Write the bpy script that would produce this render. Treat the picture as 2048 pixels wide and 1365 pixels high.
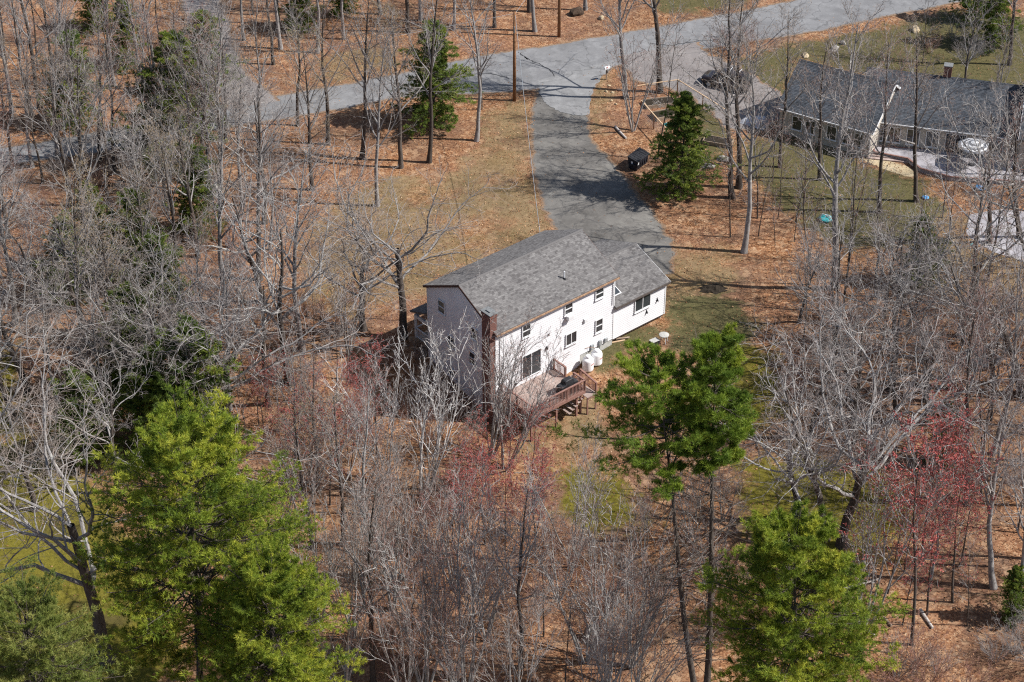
import bpy, math, random
import numpy as np
from mathutils import Vector, Matrix, Quaternion

R = math.radians
scene = bpy.context.scene
for o in list(bpy.data.objects):
    bpy.data.objects.remove(o)

# ------------------------------------------------------------------ camera
cam_data = bpy.data.cameras.new('camera')
cam = bpy.data.objects.new('camera', cam_data)
scene.collection.objects.link(cam)
cam.location = (0.0, 0.0, 88.5)
cam.rotation_euler = (R(90 - 35.0), 0, 0)
cam_data.sensor_width = 36.0
cam_data.lens = 36.0 * 3980.0 / 2048.0
cam_data.clip_start = 1.0
cam_data.clip_end = 3000.0
scene.camera = cam

# ------------------------------------------------------------------ sky and sun
SUN_EL = R(47.0)
SUN_DIR = Vector((1.0, -0.10, 0.0)).normalized()          # towards the sun, on the ground
world = bpy.data.worlds.new('World')
scene.world = world
world.use_nodes = True
wn = world.node_tree.nodes
sky = wn.new('ShaderNodeTexSky')
sky.sky_type = 'NISHITA'
sky.sun_disc = False
sky.sun_elevation = SUN_EL
sky.sun_rotation = math.atan2(SUN_DIR.x, SUN_DIR.y)
world.node_tree.links.new(sky.outputs[0], wn['Background'].inputs[0])
wn['Background'].inputs[1].default_value = 0.092
sun_data = bpy.data.lights.new('sun', 'SUN')
sun_data.energy = 5.0
sun_data.angle = R(0.6)
sun_data.color = (1.0, 0.965, 0.92)
sun = bpy.data.objects.new('sun', sun_data)
scene.collection.objects.link(sun)
to_sun = Vector((SUN_DIR.x * math.cos(SUN_EL), SUN_DIR.y * math.cos(SUN_EL), math.sin(SUN_EL)))
sun.rotation_euler = to_sun.to_track_quat('Z', 'Y').to_euler()
sun.location = (40, 100, 60)
scene.view_settings.view_transform = 'Standard'
scene.view_settings.look = 'None'
scene.view_settings.exposure = 0.44
scene.view_settings.gamma = 1.0
scene.render.engine = 'CYCLES'
scene.cycles.max_bounces = 5
scene.cycles.diffuse_bounces = 3
scene.cycles.glossy_bounces = 2
scene.cycles.transmission_bounces = 3
scene.cycles.transparent_max_bounces = 4
scene.cycles.use_denoising = False
scene.cycles.pixel_filter_type = 'BLACKMAN_HARRIS'
scene.cycles.filter_width = 1.15

rng = np.random.default_rng(11)
rnd = random.Random(5)

# ------------------------------------------------------------------ layout in metres
ROAD_A = [(-59.39, 148.06), (-49.44, 151.73), (-40.32, 154.73), (-34.33, 156.36), (-27.12, 159.86), (-20.48, 162.14), (-15.07, 164.07), (-10.52, 166.23), (-5.83, 166.63), (-1.13, 167.02), (2.88, 167.62), (7.96, 171.09), (12.91, 173.81), (18.4, 175.84), (23.48, 177.69), (30.69, 180.12), (39.28, 183.98), (46.43, 187.01), (56.31, 192.32), (68.61, 199.28)]
ROAD_B = [(-60.61, 152.35), (-50.34, 155.63), (-41.03, 158.56), (-35.06, 160.99), (-27.71, 164.65), (-20.94, 167.22), (-15.43, 169.45), (-10.75, 171.3), (-6.01, 173.6), (-1.17, 175.73), (3.0, 176.82), (8.23, 179.01), (13.29, 180.79), (18.98, 183.29), (24.23, 185.37), (29.06, 187.48), (35.17, 190.85), (40.97, 194.55), (48.96, 200.58), (59.79, 208.01)]
DRIVE_A = [(2.27, 168.23), (2.06, 165.34), (1.76, 162.71), (1.55, 159.12), (1.6, 154.56), (1.93, 150.61), (2.62, 146.39), (3.33, 143.13), (4.21, 140.37), (5.19, 138.05), (6.15, 135.79)]
DRIVE_B = [(10.19, 172.76), (8.0, 169.34), (7.3, 165.34), (7.05, 161.94), (7.37, 158.93), (8.27, 156.36), (9.7, 152.35), (11.54, 147.22), (13.0, 143.13), (13.61, 139.59), (13.09, 136.17)]
APRON_A = [(2.43, 169.86), (2.63, 166.63), (3.36, 164.65), (4.91, 163.1), (6.29, 162.71)]
APRON_B = [(10.5, 174.24), (9.69, 172.34), (8.42, 170.37), (7.66, 167.62), (7.3, 165.34), (7.13, 162.9)]
NDRIVE_A = [(10.32, 174.45), (11.36, 169.86), (14.95, 167.83), (17.98, 164.36), (19.47, 160.05), (21.28, 159.86), (24.65, 161.47)]
NDRIVE_B = [(18.35, 177.69), (19.34, 175.3), (20.71, 174.24), (22.43, 171.92), (24.09, 169.34), (25.3, 167.32), (26.48, 165.34)]
LANE_A = [(-26.59, 163.87), (-28.95, 170.88), (-31.46, 177.25), (-33.36, 183.98), (-35.1, 191.09), (-37.79, 202.57)]
LANE_B = [(-22.11, 165.63), (-25.71, 171.92), (-27.28, 177.25), (-28.8, 183.98), (-30.42, 191.09), (-32.89, 202.57)]
PATIO = [(39.05, 145.16), (41.8, 146.14), (45.87, 145.16), (44.44, 135.05), (41.83, 138.05), (39.79, 139.2), (38.02, 141.94)]
TERRACE = [(32.4, 156.36), (36.13, 155.81), (44.09, 155.27), (45.98, 153.67), (44.76, 150.01), (38.37, 150.87), (35.99, 152.35), (35.18, 154.11), (32.37, 155.27)]
SANDY = [(28.03, 159.12), (32.18, 154.91), (34.88, 153.67), (35.92, 151.91), (34.95, 151.39), (32.97, 152.78), (30.25, 155.45), (26.08, 158.0)]
CRACK_A = [(0.64, 175.52), (1.07, 174.88), (1.65, 173.92), (1.27, 174.45), (1.07, 174.77), (1.75, 173.92), (2.23, 173.39), (2.71, 173.18), (2.8, 172.86), (3.18, 172.34), (3.66, 171.92), (3.93, 171.09), (4.12, 170.57)]
CRACK_B = [(-6.93, 171.92), (-4.5, 170.88), (-2.11, 171.09), (-0.19, 170.06)]
CRACK_C = [(13.6, 177.47), (15.54, 177.03), (18.07, 177.91), (20.58, 178.35)]
Z_LAWN1 = [(21.66, 159.12), (27.85, 157.73), (32.53, 152.78), (36.14, 150.61), (37.06, 145.98), (33.57, 140.37), (28.04, 139.59), (25.11, 142.73), (22.35, 148.48), (20.24, 153.67)]
Z_LAWN2 = [(21.08, 172.97), (26.88, 177.25), (33.59, 179.45), (44.45, 184.55), (54.21, 182.83), (51.11, 168.84), (41.43, 167.83), (36.94, 169.34), (27.98, 174.02), (25.13, 165.83), (22.96, 162.9)]
Z_LAWN3 = [(14.68, 187.48), (15.53, 184.55), (20.12, 184.9), (27.65, 188.67), (30.44, 194.8), (15.64, 194.8)]
Z_LAWN4 = [(13.02, 132.14), (15.11, 133.22), (17.82, 132.14), (19.46, 128.61), (18.37, 125.4), (15.97, 124.35), (12.58, 125.4), (11.96, 127.92)]
Z_LAWN5 = [(16.84, 167.83), (19.25, 162.9), (20.12, 157.27), (17.57, 153.67), (16.97, 157.27), (16.01, 162.9)]
Z_LAWN6 = [(6.42, 125.97), (8.83, 127.92), (12.02, 128.96), (10.29, 125.97), (7.11, 123.37)]
Z_DRY1 = [(-6.29, 150.18), (-2.89, 157.27), (-2.04, 163.39), (0.75, 165.83), (1.57, 161.94), (1.51, 153.67), (2.4, 146.39), (3.61, 141.94), (-1.0, 139.59), (-6.6, 133.58), (-12.76, 129.31), (-16.14, 132.14), (-17.73, 141.15), (-14.03, 148.48), (-9.86, 151.91)]
Z_DRY2 = [(-18.25, 175.09), (-12.01, 177.25), (-10.78, 171.92), (-15.94, 169.86), (-18.16, 167.83)]
Z_DRY3 = [(12.69, 139.59), (17.74, 140.37), (18.49, 135.05), (15.02, 132.14), (12.64, 129.31), (11.83, 132.14)]
Z_DRY4 = [(34.07, 145.98), (39.05, 145.16), (42.65, 138.05), (40.79, 129.31), (35.93, 130.71), (33.49, 135.05)]
Z_DRY5 = [(0.23, 119.14), (6.28, 121.04), (7.62, 116.41), (4.59, 113.62), (0.59, 115.28)]
Z_DRY6 = [(7.35, 169.86), (9.15, 170.88), (8.96, 165.83), (7.88, 161.94), (7.63, 158.65), (7.1, 161.94)]
Z_MOSS1 = [(-41.58, 116.41), (-35.66, 116.41), (-30.48, 111.99), (-24.75, 102.29), (-22.56, 96.23), (-21.88, 88.92), (-34.99, 86.89)]
Z_MOSS2 = [(16.62, 113.62), (21.18, 115.28), (26.58, 111.99), (28.95, 108.81), (26.48, 104.25), (21.24, 103.75), (16.69, 106.75)]
Z_MOSS3 = [(16.09, 125.97), (19.52, 125.4), (20.15, 119.63), (17.72, 117.56), (15.77, 121.5)]
Z_MOSS4 = [(2.76, 113.08), (8.52, 111.99), (9.36, 107.26), (6.17, 106.75), (3.06, 109.33)]
Z_MOSS5 = [(-41.82, 125.4), (-38.35, 125.4), (-36.4, 116.41), (-39.86, 115.28)]
TREES = [
    ('T', -44.29, 153.22, 13.4, 0.49, ''),
    ('T', -42.47, 153.22, 14.33, 0.92, ''),
    ('T', -40.59, 154.73, 16.84, 1.62, ''),
    ('T', -38.09, 153.22, 16.17, 0.58, ''),
    ('T', -35.11, 152.61, 16.46, 0.67, ''),
    ('T', -30.01, 152.78, 16.38, -0.91, ''),
    ('T', -27.75, 149.33, 17.12, 0.51, ''),
    ('T', -26.94, 148.82, 18.25, 1.31, ''),
    ('T', -26.29, 148.48, 15.73, 0.68, ''),
    ('T', -25.87, 153.67, 18.69, 1.11, ''),
    ('T', -24.95, 145.98, 16.06, 0.5, ''),
    ('T', -23.14, 146.64, 16.63, 0.68, ''),
    ('T', -16.61, 157.27, 17.05, 0.65, ''),
    ('T', -17.35, 149.33, 15.31, -0.15, ''),
    ('T', -13.38, 154.73, 18.2, 1.67, 'tall bare tree standing alone at the wood edge below the pale grass patch'),
    ('T', -9.87, 153.14, 16.67, -0.13, ''),
    ('T', -11.55, 146.64, 18.4, 1.12, 'dark tree forking low into a V in the leaf-covered front yard'),
    ('T', -7.38, 154.11, 19.84, 1.6, 'tall straight grey tree just in front of the roadside evergreen'),
    ('T', -3.21, 158.0, 19.01, -0.15, 'tall bare tree with pale tags on its trunk, between evergreen and driveway'),
    ('P', -2.79, 163.87, 10.66, 0.14, 'thin bare tree right beside the evergreen at the road edge'),
    ('T', 2.29, 180.23, 20.3, -0.37, 'thick straight trunk rising across the road, behind the utility pole'),
    ('T', 1.78, 184.67, 18.62, -0.29, ''),
    ('T', -1.75, 181.13, 16.5, -0.11, ''),
    ('T', -9.22, 182.71, 17.87, 0.42, ''),
    ('T', 10.67, 166.33, 19.15, -0.89, 'straight bare tree behind the mailbox, leftmost of the trees by the garden fence'),
    ('C', 11.04, 159.77, 14.03, -0.1, 'multi-stemmed slim tree between the driveway and the raised beds'),
    ('T', 13.92, 167.32, 21.99, -1.51, 'thick tall trunk standing at the corner of the garden fence'),
    ('P', 13.02, 154.73, 15.0, 0.6, 'slim crooked tree beside the black dumpster'),
    ('T', 19.01, 147.97, 21.71, -1.94, 'thicker of two tall trunks side by side in front of the parked car'),
    ('T', 19.78, 149.67, 20.51, -1.06, 'slimmer of two tall trunks side by side in front of the parked car'),
    ('T', 19.21, 139.2, 21.12, -0.38, 'tall grey tree with spreading top on the bank below the parked car'),
    ('P', 18.3, 141.54, 11.6, -0.97, ''),
    ('P', 20.87, 144.59, 12.71, -0.7, ''),
    ('T', 25.99, 133.8, 25.74, -0.71, 'large dark tree in front of the neighbouring garage wing'),
    ('P', 26.28, 130.36, 19.76, -1.38, ''),
    ('P', 24.12, 134.31, 12.48, -1.31, ''),
    ('T', 34.86, 147.39, 17.6, -2.25, 'bare tree in front of the terrace steps of the neighbouring house'),
    ('T', 48.06, 172.97, 18.31, -1.16, 'thick tree leaning at the upper right corner beside the lawn'),
    ('S', -16.96, 122.2, 21.43, -0.13, 'large grey tree with twin tall trunk, leftmost beside the front yard'),
    ('T', -16.17, 125.4, 19.7, 0.72, ''),
    ('S', -18.35, 120.11, 13.82, -0.35, ''),
    ('T', -21.21, 119.63, 15.07, 1.05, ''),
    ('O', -8.47, 126.83, 17.34, 0.76, 'spreading lichen-spotted oak at the porch corner of the white house'),
    ('O', -11.61, 127.92, 14.61, -0.74, 'bare spreading tree in the front yard left of the porch oak'),
    ('O', -28.74, 120.58, 16.33, -4.33, 'big grey tree leaning left with long sweeping limbs'),
    ('O', -26.4, 94.45, 23.7, -1.18, 'pale bare tree leaning left over the mossy clearing'),
    ('O', -33.85, 108.81, 13.08, 0.79, ''),
    ('S', -28.28, 110.65, 12.93, -0.06, ''),
    ('S', -37.2, 118.63, 14.21, -0.44, ''),
    ('S', -22.91, 115.01, 13.05, 0.65, 'bare broad tree rising just above the big foreground pine'),
    ('T', -8.86, 91.85, 19.57, 0.6, ''),
    ('T', -9.81, 102.29, 17.29, 0.65, ''),
    ('B', -8.81, 111.18, 12.94, -0.53, 'white-barked birch clump left of the house gable'),
    ('B', -6.28, 109.86, 15.97, 2.31, 'tall slim white birch in front of the grey gable wall'),
    ('C', -5.88, 110.65, 11.67, -0.07, ''),
    ('T', -14.02, 111.18, 12.53, 0.57, ''),
    ('T', -15.76, 112.53, 12.77, 0.66, ''),
    ('C', -1.54, 114.45, 13.87, 1.74, 'fan-shaped grey tree clump standing in front of the deck corner'),
    ('C', -0.51, 113.08, 13.21, 1.75, ''),
    ('C', -3.0, 91.0, 19.16, 0.26, 'many-stemmed grey clump at the middle of the lower edge'),
    ('C', -5.57, 91.21, 17.86, -0.14, ''),
    ('C', -10.67, 91.0, 16.52, 0.8, ''),
    ('T', 0.58, 93.79, 16.03, 0.26, 'dark straight trunk in the middle of the lower wood'),
    ('C', 4.82, 94.23, 14.48, -1.28, ''),
    ('C', 6.17, 92.06, 15.2, 0.45, ''),
    ('C', 7.73, 93.79, 12.89, 1.64, ''),
    ('C', 3.24, 99.91, 10.38, 0.18, ''),
    ('C', -12.8, 98.05, 11.98, 0.66, ''),
    ('O', 20.28, 108.03, 16.11, -2.59, 'pale branched tree, leftmost of three broad trees behind the lower right pine'),
    ('S', 21.91, 105.84, 19.68, -2.17, 'middle one of three broad trees behind the lower right pine'),
    ('O', 22.94, 105.14, 20.57, -0.49, 'rightmost and thickest of three broad trees behind the lower right pine'),
    ('O', 25.53, 120.58, 10.4, -1.38, ''),
    ('S', 28.67, 118.63, 12.1, -0.98, ''),
    ('C', 23.1, 96.32, 16.61, 0.34, 'grey leaning multi-stemmed tree between the lower right pine and the red maple'),
    ('R', 26.28, 95.78, 18.59, -1.02, 'tall red-budding maple in the lower right wood'),
    ('R', 29.66, 99.67, 14.64, -1.86, ''),
    ('R', 30.72, 106.75, 9.26, -0.66, ''),
    ('T', 32.69, 101.09, 19.75, -2.15, 'straight dark tree with mossy foot in the lower right wood'),
    ('P', 32.83, 103.07, 14.3, -1.65, ''),
    ('T', 33.74, 98.05, 18.29, -2.39, ''),
    ('P', 30.24, 97.5, 8.34, -0.71, 'thin dead-topped young tree on open leaf litter'),
    ('T', 32.45, 109.33, 19.92, -2.32, ''),
    ('P', 33.48, 109.86, 15.57, -1.67, ''),
    ('S', 31.71, 124.35, 11.73, -1.58, 'dense grey-green twiggy tree in front of the paved patio'),
    ('O', 38.64, 121.04, 17.16, -5.53, ''),
    ('S', 36.7, 121.97, 15.1, -3.0, ''),
    ('S', 41.48, 130.71, 14.52, -4.82, ''),
    ('R', -15.02, 110.65, 8.7, 0.35, 'red-budding young maple beside the top of the big foreground pine'),
    ('R', -12.95, 109.33, 9.32, 0.32, ''),
    ('R', -16.76, 111.99, 7.2, -0.04, ''),
    ('R', -11.7, 111.99, 6.76, 0.49, ''),
    ('R', -3.25, 104.25, 9.22, -0.04, ''),
    ('R', -0.48, 103.75, 9.21, 0.02, ''),
    ('R', 1.58, 103.26, 9.41, 0.1, ''),
    ('R', -1.88, 105.24, 8.81, -0.27, ''),
    ('R', -0.15, 115.01, 4.36, 0.36, 'small red-twigged shrubby tree under the front of the deck'),
    ('R', -11.97, 129.31, 3.76, -0.61, ''),
    ('R', -15.01, 127.92, 3.29, 0.18, ''),
    ('W', -19.83, 90.16, 24.03, 1.17, 'tallest and largest green pine in the lower left'),
    ('W', -14.23, 84.52, 18.77, 0.56, 'broad green pine in front of the largest pine, at the lower edge'),
    ('V', -28.97, 81.47, 19.04, 2.51, 'dull green pine in the lower left corner'),
    ('W', 17.48, 85.7, 20.27, -1.65, 'bushy green pine at the lower right'),
    ('U', 11.76, 91.0, 27.72, -3.76, 'pine with bare lower trunk beside the deck, left one of a pair'),
    ('U', 12.41, 91.21, 28.76, -1.05, 'pine with bare lower trunk, right one of a pair'),
    ('H', -7.17, 161.37, 10.39, 0.14, 'green hemlock on the near side of the road'),
    ('H', 14.48, 148.65, 9.88, 0.11, 'green hemlock behind the black dumpster'),
    ('H', -30.2, 133.95, 9.11, 0.48, ''),
    ('H', -34.07, 136.54, 8.04, 0.37, ''),
    ('H', -35.72, 132.14, 7.94, 0.83, ''),
    ('H', -27.24, 125.97, 10.02, 0.72, ''),
    ('H', -29.23, 120.58, 10.4, 1.34, ''),
    ('H', -23.46, 115.01, 11.79, 0.91, ''),
    ('H', -26.58, 115.01, 9.65, 1.01, ''),
    ('H', -31.39, 114.17, 8.11, 0.47, ''),
    ('H', -30.8, 153.67, 13.18, 2.17, ''),
    ('H', -26.4, 141.94, 8.63, 0.58, ''),
    ('H', -37.67, 172.97, 7.11, 0.8, 'yellow-green evergreen at the upper left'),
    ('H', -41.63, 180.57, 6.47, 0.78, ''),
    ('H', -40.57, 160.99, 9.59, 1.22, ''),
    ('H', -21.17, 180.57, 6.47, 0.3, ''),
    ('H', -17.41, 183.98, 5.99, 0.55, ''),
    ('H', -29.38, 166.82, 8.75, 1.15, ''),
    ('H', 47.56, 177.25, 8.49, -0.94, 'dark green evergreen at the upper right corner by the road'),
    ('H', 46.66, 182.83, 7.04, -1.19, ''),
    ('H', 33.37, 134.31, 6.61, -0.87, ''),
    ('H', 18.4, 91.0, 4.38, -0.21, ''),
    ('H', 33.54, 98.05, 4.86, -0.54, 'small dark evergreen at the right edge of the lower wood'),
    ('H', 31.92, 113.62, 5.9, -1.1, ''),
    ('T', -26.04, 158.47, 14.64, 0.99, ''),
    ('T', -22.99, 159.68, 15.02, 0.87, ''),
    ('T', -30.36, 156.9, 15.37, 1.06, ''),
    ('T', -32.87, 155.63, 15.5, 1.21, ''),
    ('T', -36.69, 154.38, 15.63, 1.43, ''),
    ('T', -19.67, 160.8, 14.97, 0.71, ''),
    ('T', 23.74, 153.22, 16.63, -0.66, 'tall bare tree at the near corner of the garage wing'),
    ('T', 31.44, 145.57, 18.04, -1.43, ''),
    ('S', 39.89, 140.76, 15.6, -3.14, ''),
    ('S', 42.56, 141.54, 16.96, -3.27, ''),
    ('T', 27.01, 151.04, 15.39, -0.95, ''),
    ('T', -34.1, 134.31, 21.85, 1.17, ''),
    ('T', -38.99, 128.61, 21.08, 1.21, ''),
    ('T', -22.77, 131.42, 20.02, 0.84, ''),
    ('T', -20.44, 135.05, 19.4, 0.84, ''),
    ('T', -50.01, 176.58, 14.36, -0.47, '~27'),
    ('T', -54.17, 167.65, 14.43, -0.11, '~27'),
    ('P', -47.32, 174.26, 14.3, -1.11, '~27'),
    ('T', -40.85, 165.84, 16.89, -0.49, '~27'),
    ('T', -52.49, 159.49, 16.1, -0.63, '~27'),
    ('T', -49.97, 161.26, 16.87, -0.16, '~27'),
    ('P', -34.66, 177.43, 14.82, -0.64, '~27'),
    ('P', -48.57, 171.5, 16.9, 0.97, '~27'),
    ('T', -43.61, 159.9, 16.37, -0.09, '~27'),
    ('T', -39.63, 177.14, 15.99, -0.15, '~27'),
    ('T', -34.72, 167.91, 16.25, -0.99, '~27'),
    ('T', -53.02, 174.48, 14.06, -0.32, '~27'),
    ('P', -33.28, 163.55, 15.99, -0.45, '~27'),
    ('T', -52.47, 165.42, 14.0, 0.35, '~27'),
    ('T', -54.1, 171.69, 16.39, -0.21, '~27'),
    ('T', -46.39, 163.33, 17.79, -0.56, '~27'),
    ('T', -43.22, 167.76, 17.07, 0.2, '~27'),
    ('T', -51.03, 168.0, 18.95, -0.82, '~27'),
    ('T', -37.7, 168.5, 17.46, 0.52, '~27'),
    ('T', -34.33, 171.14, 14.51, -0.15, '~27'),
    ('P', -45.63, 171.81, 17.12, 0.78, '~27'),
    ('T', -43.93, 164.19, 18.17, -0.56, '~27'),
    ('T', -17.64, 191.35, 17.17, -0.14, '~27'),
    ('T', -22.68, 176.34, 18.62, -0.16, '~27'),
    ('P', -18.72, 187.0, 17.74, 0.89, '~27'),
    ('P', -17.44, 194.22, 19.67, 0.12, '~27'),
    ('T', -23.08, 173.05, 15.14, 0.14, '~27'),
    ('P', -16.04, 187.69, 17.1, 0.57, '~27'),
    ('P', -26.18, 183.98, 19.08, -0.93, '~27'),
    ('T', -19.05, 175.49, 15.86, -0.1, '~27'),
    ('P', -21.36, 187.69, 17.65, -0.86, '~27'),
    ('T', -10.32, 179.95, 18.46, 0.1, '~27'),
    ('T', -23.48, 181.92, 17.54, 0.01, '~27'),
    ('T', -26.5, 178.23, 15.37, 0.61, '~27'),
    ('T', -16.63, 178.52, 16.27, 0.37, '~27'),
    ('T', -27.23, 194.54, 15.1, 0.43, '~27'),
    ('T', -21.15, 184.47, 16.92, -0.42, '~27'),
    ('P', -27.4, 189.04, 15.92, -0.05, '~27'),
    ('T', -36.21, 194.65, 15.42, 0.11, '~27'),
    ('T', -13.3, 184.1, 19.97, -0.15, '~27'),
    ('P', -20.34, 196.02, 16.19, 0.23, '~27'),
    ('T', -23.2, 191.98, 19.02, 0.19, '~27'),
    ('T', 14.83, 201.49, 17.67, -0.31, '~24'),
    ('T', -5.85, 180.55, 17.28, -0.1, '~24'),
    ('T', 13.84, 193.84, 18.91, -0.52, '~24'),
    ('T', 7.47, 185.14, 18.95, 0.79, '~24'),
    ('T', 11.6, 190.51, 14.42, 0.55, '~24'),
    ('T', 6.92, 194.55, 17.46, -0.85, '~24'),
    ('T', -7.69, 197.24, 16.23, -0.11, '~24'),
    ('T', -20.11, 139.62, 12.14, 1.27, '~7'),
    ('T', -46.18, 144.84, 13.9, -0.33, '~7'),
    ('T', -51.57, 145.62, 12.34, -0.01, '~7'),
    ('T', -25.91, 138.44, 14.88, -0.41, '~7'),
    ('P', -32.85, 149.76, 14.51, 0.01, '~7'),
    ('T', -26.8, 133.45, 15.64, 0.01, '~7'),
    ('S', -20.95, 143.8, 14.23, -0.65, '~7'),
    ('T', -30.7, 137.74, 13.96, 0.89, '~7'),
    ('T', -41.51, 135.34, 12.92, 0.02, '~7'),
    ('S', -30.61, 141.73, 12.31, 0.35, '~7'),
    ('T', -48.81, 137.59, 12.31, -0.22, '~7'),
    ('T', -47.8, 146.91, 14.48, 0.38, '~7'),
    ('T', -42.19, 141.59, 15.97, 0.43, '~7'),
    ('T', -34.44, 145.43, 15.75, 0.55, '~7'),
    ('T', -37.87, 146.53, 15.67, 0.06, '~7'),
    ('P', -43.5, 144.23, 15.28, -1.04, '~7'),
    ('S', -29.72, 147.49, 13.58, -0.06, '~7'),
    ('T', -41.01, 150.4, 12.01, 0.0, '~7'),
    ('S', -19.84, 131.84, 15.65, -0.96, '~7'),
    ('T', -47.29, 151.2, 14.22, -0.2, '~7'),
    ('S', -45.15, 118.07, 15.07, 0.43, '~6'),
    ('S', -33.46, 127.7, 16.76, -0.65, '~6'),
    ('O', -36.85, 121.46, 16.15, 0.01, '~6'),
    ('S', -41.1, 131.11, 16.23, -0.39, '~6'),
    ('S', -44.02, 126.48, 17.84, 0.18, '~6'),
    ('O', -21.24, 116.82, 17.28, 0.37, '~6'),
    ('O', -46.21, 133.68, 17.86, -0.07, '~6'),
    ('S', -43.02, 118.96, 13.43, 0.0, '~6'),
    ('T', -43.46, 123.55, 16.23, -0.03, '~6'),
    ('T', -39.87, 122.35, 13.5, -0.37, '~6'),
    ('T', -32.79, 123.96, 17.8, 1.14, '~6'),
    ('T', -28.8, 129.53, 13.97, 0.54, '~6'),
    ('S', -36.22, 127.88, 13.17, -0.48, '~6'),
    ('O', -25.15, 120.54, 13.34, -0.33, '~6'),
    ('T', -30.03, 122.81, 15.43, 0.01, '~6'),
    ('T', -29.96, 116.96, 14.06, 0.27, '~6'),
    ('S', -45.63, 121.85, 17.2, -0.04, '~6'),
    ('T', -23.14, 123.7, 14.9, 0.05, '~6'),
    ('T', -33.77, 119.37, 14.29, -0.43, '~6'),
    ('S', -26.08, 117.48, 14.81, -0.63, '~6'),
    ('S', -44.51, 131.44, 15.3, 1.07, '~6'),
    ('O', -25.78, 123.07, 13.99, 0.01, '~6'),
    ('P', -12.46, 122.45, 8.83, -0.38, '~20'),
    ('T', -14.24, 114.51, 9.18, -0.44, '~20'),
    ('P', -15.09, 123.38, 8.74, -0.2, '~20'),
    ('P', -20.18, 122.22, 9.31, -1.24, '~20'),
    ('C', -12.56, 124.83, 11.53, 0.95, '~20'),
    ('P', -20.88, 125.26, 9.8, -0.05, '~20'),
    ('P', -16.09, 117.22, 8.15, 0.87, '~20'),
    ('P', -15.61, 120.32, 9.25, -0.43, '~20'),
    ('P', -13.22, 120.24, 9.62, -0.19, '~20'),
    ('P', -19.4, 115.43, 8.16, -0.78, '~20'),
    ('C', -10.47, 96.47, 13.25, -0.32, '~10'),
    ('T', -13.85, 104.88, 13.29, -0.51, '~10'),
    ('T', -11.74, 105.21, 14.18, 0.18, '~10'),
    ('C', -7.77, 101.42, 10.64, -0.2, '~10'),
    ('C', -8.03, 98.95, 13.76, 0.09, '~10'),
    ('P', -6.58, 95.92, 10.13, 0.63, '~10'),
    ('P', -9.5, 108.21, 14.91, 0.28, '~10'),
    ('T', -6.89, 104.28, 10.72, -1.12, '~10'),
    ('C', -15.98, 105.4, 10.11, -0.02, '~10'),
    ('C', -14.81, 107.25, 10.32, 0.45, '~10'),
    ('T', -10.03, 98.82, 11.24, 0.58, '~10'),
    ('P', 2.08, 96.49, 9.8, 0.2, '~8'),
    ('P', 3.44, 92.29, 9.71, -0.12, '~8'),
    ('C', -3.76, 93.09, 13.07, 0.2, '~8'),
    ('C', 8.15, 90.26, 10.88, 0.38, '~8'),
    ('C', 0.37, 88.24, 12.71, -0.34, '~8'),
    ('C', -3.36, 88.74, 9.85, 0.11, '~8'),
    ('C', -3.88, 100.83, 9.96, -0.52, '~8'),
    ('C', 4.24, 102.96, 12.68, 0.44, '~8'),
    ('C', 6.88, 88.56, 13.4, 0.03, '~8'),
    ('P', -0.56, 99.27, 9.56, -0.79, '~8'),
    ('C', -6.49, 89.24, 13.13, -0.28, '~8'),
    ('C', -1.7, 96.18, 10.75, -0.3, '~8'),
    ('C', 5.12, 89.55, 9.85, 0.34, '~8'),
    ('P', 19.86, 143.41, 5.93, 0.0, '~22'),
    ('P', 24.53, 138.23, 7.25, 0.35, '~22'),
    ('P', 20.66, 141.72, 8.6, 0.27, '~22'),
    ('P', 21.91, 140.29, 5.93, -0.6, '~22'),
    ('P', 23.55, 140.86, 7.09, 0.15, '~22'),
    ('P', 24.88, 135.93, 5.62, 0.01, '~22'),
    ('P', 22.59, 144.46, 8.82, 0.44, '~22'),
    ('P', 24.01, 143.79, 8.94, 0.23, '~22'),
    ('P', 23.36, 130.86, 7.8, -0.78, '~22'),
    ('S', 28.57, 121.5, 11.67, -0.59, '~9'),
    ('P', 22.41, 125.02, 11.51, -0.84, '~9'),
    ('S', 31.16, 120.46, 10.0, -0.49, '~9'),
    ('S', 29.56, 125.45, 12.58, 0.25, '~9'),
    ('S', 22.61, 128.93, 9.64, 0.24, '~9'),
    ('T', 29.15, 132.54, 11.16, -1.16, '~9'),
    ('P', 32.67, 132.02, 11.55, -0.01, '~9'),
    ('P', 33.21, 121.79, 11.32, 0.49, '~9'),
    ('S', 25.28, 116.17, 12.98, 0.54, '~9'),
    ('S', 22.11, 116.64, 12.24, -0.14, '~9'),
    ('S', 29.32, 129.53, 10.41, -0.59, '~9'),
    ('S', 24.62, 123.07, 12.12, -0.71, '~9'),
    ('P', 23.46, 120.6, 12.93, -0.25, '~9'),
    ('S', 25.07, 125.91, 12.31, -0.52, '~9'),
    ('P', 19.96, 116.21, 10.0, 0.22, '~9'),
    ('S', 30.93, 118.37, 10.98, 0.17, '~9'),
    ('P', 38.52, 134.93, 17.36, 0.19, '~21'),
    ('P', 36.95, 112.08, 16.47, 0.17, '~21'),
    ('P', 44.48, 122.06, 17.33, 0.26, '~21'),
    ('T', 33.61, 117.69, 14.1, -0.41, '~21'),
    ('T', 44.41, 112.61, 16.55, -1.06, '~21'),
    ('S', 42.25, 125.43, 15.71, 0.1, '~21'),
    ('T', 43.25, 119.93, 15.42, -0.21, '~21'),
    ('S', 34.79, 127.02, 18.14, 0.32, '~21'),
    ('T', 45.21, 117.16, 15.65, -0.17, '~21'),
    ('T', 40.29, 117.76, 15.99, 0.38, '~21'),
    ('T', 40.95, 123.6, 15.99, 0.12, '~21'),
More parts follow.
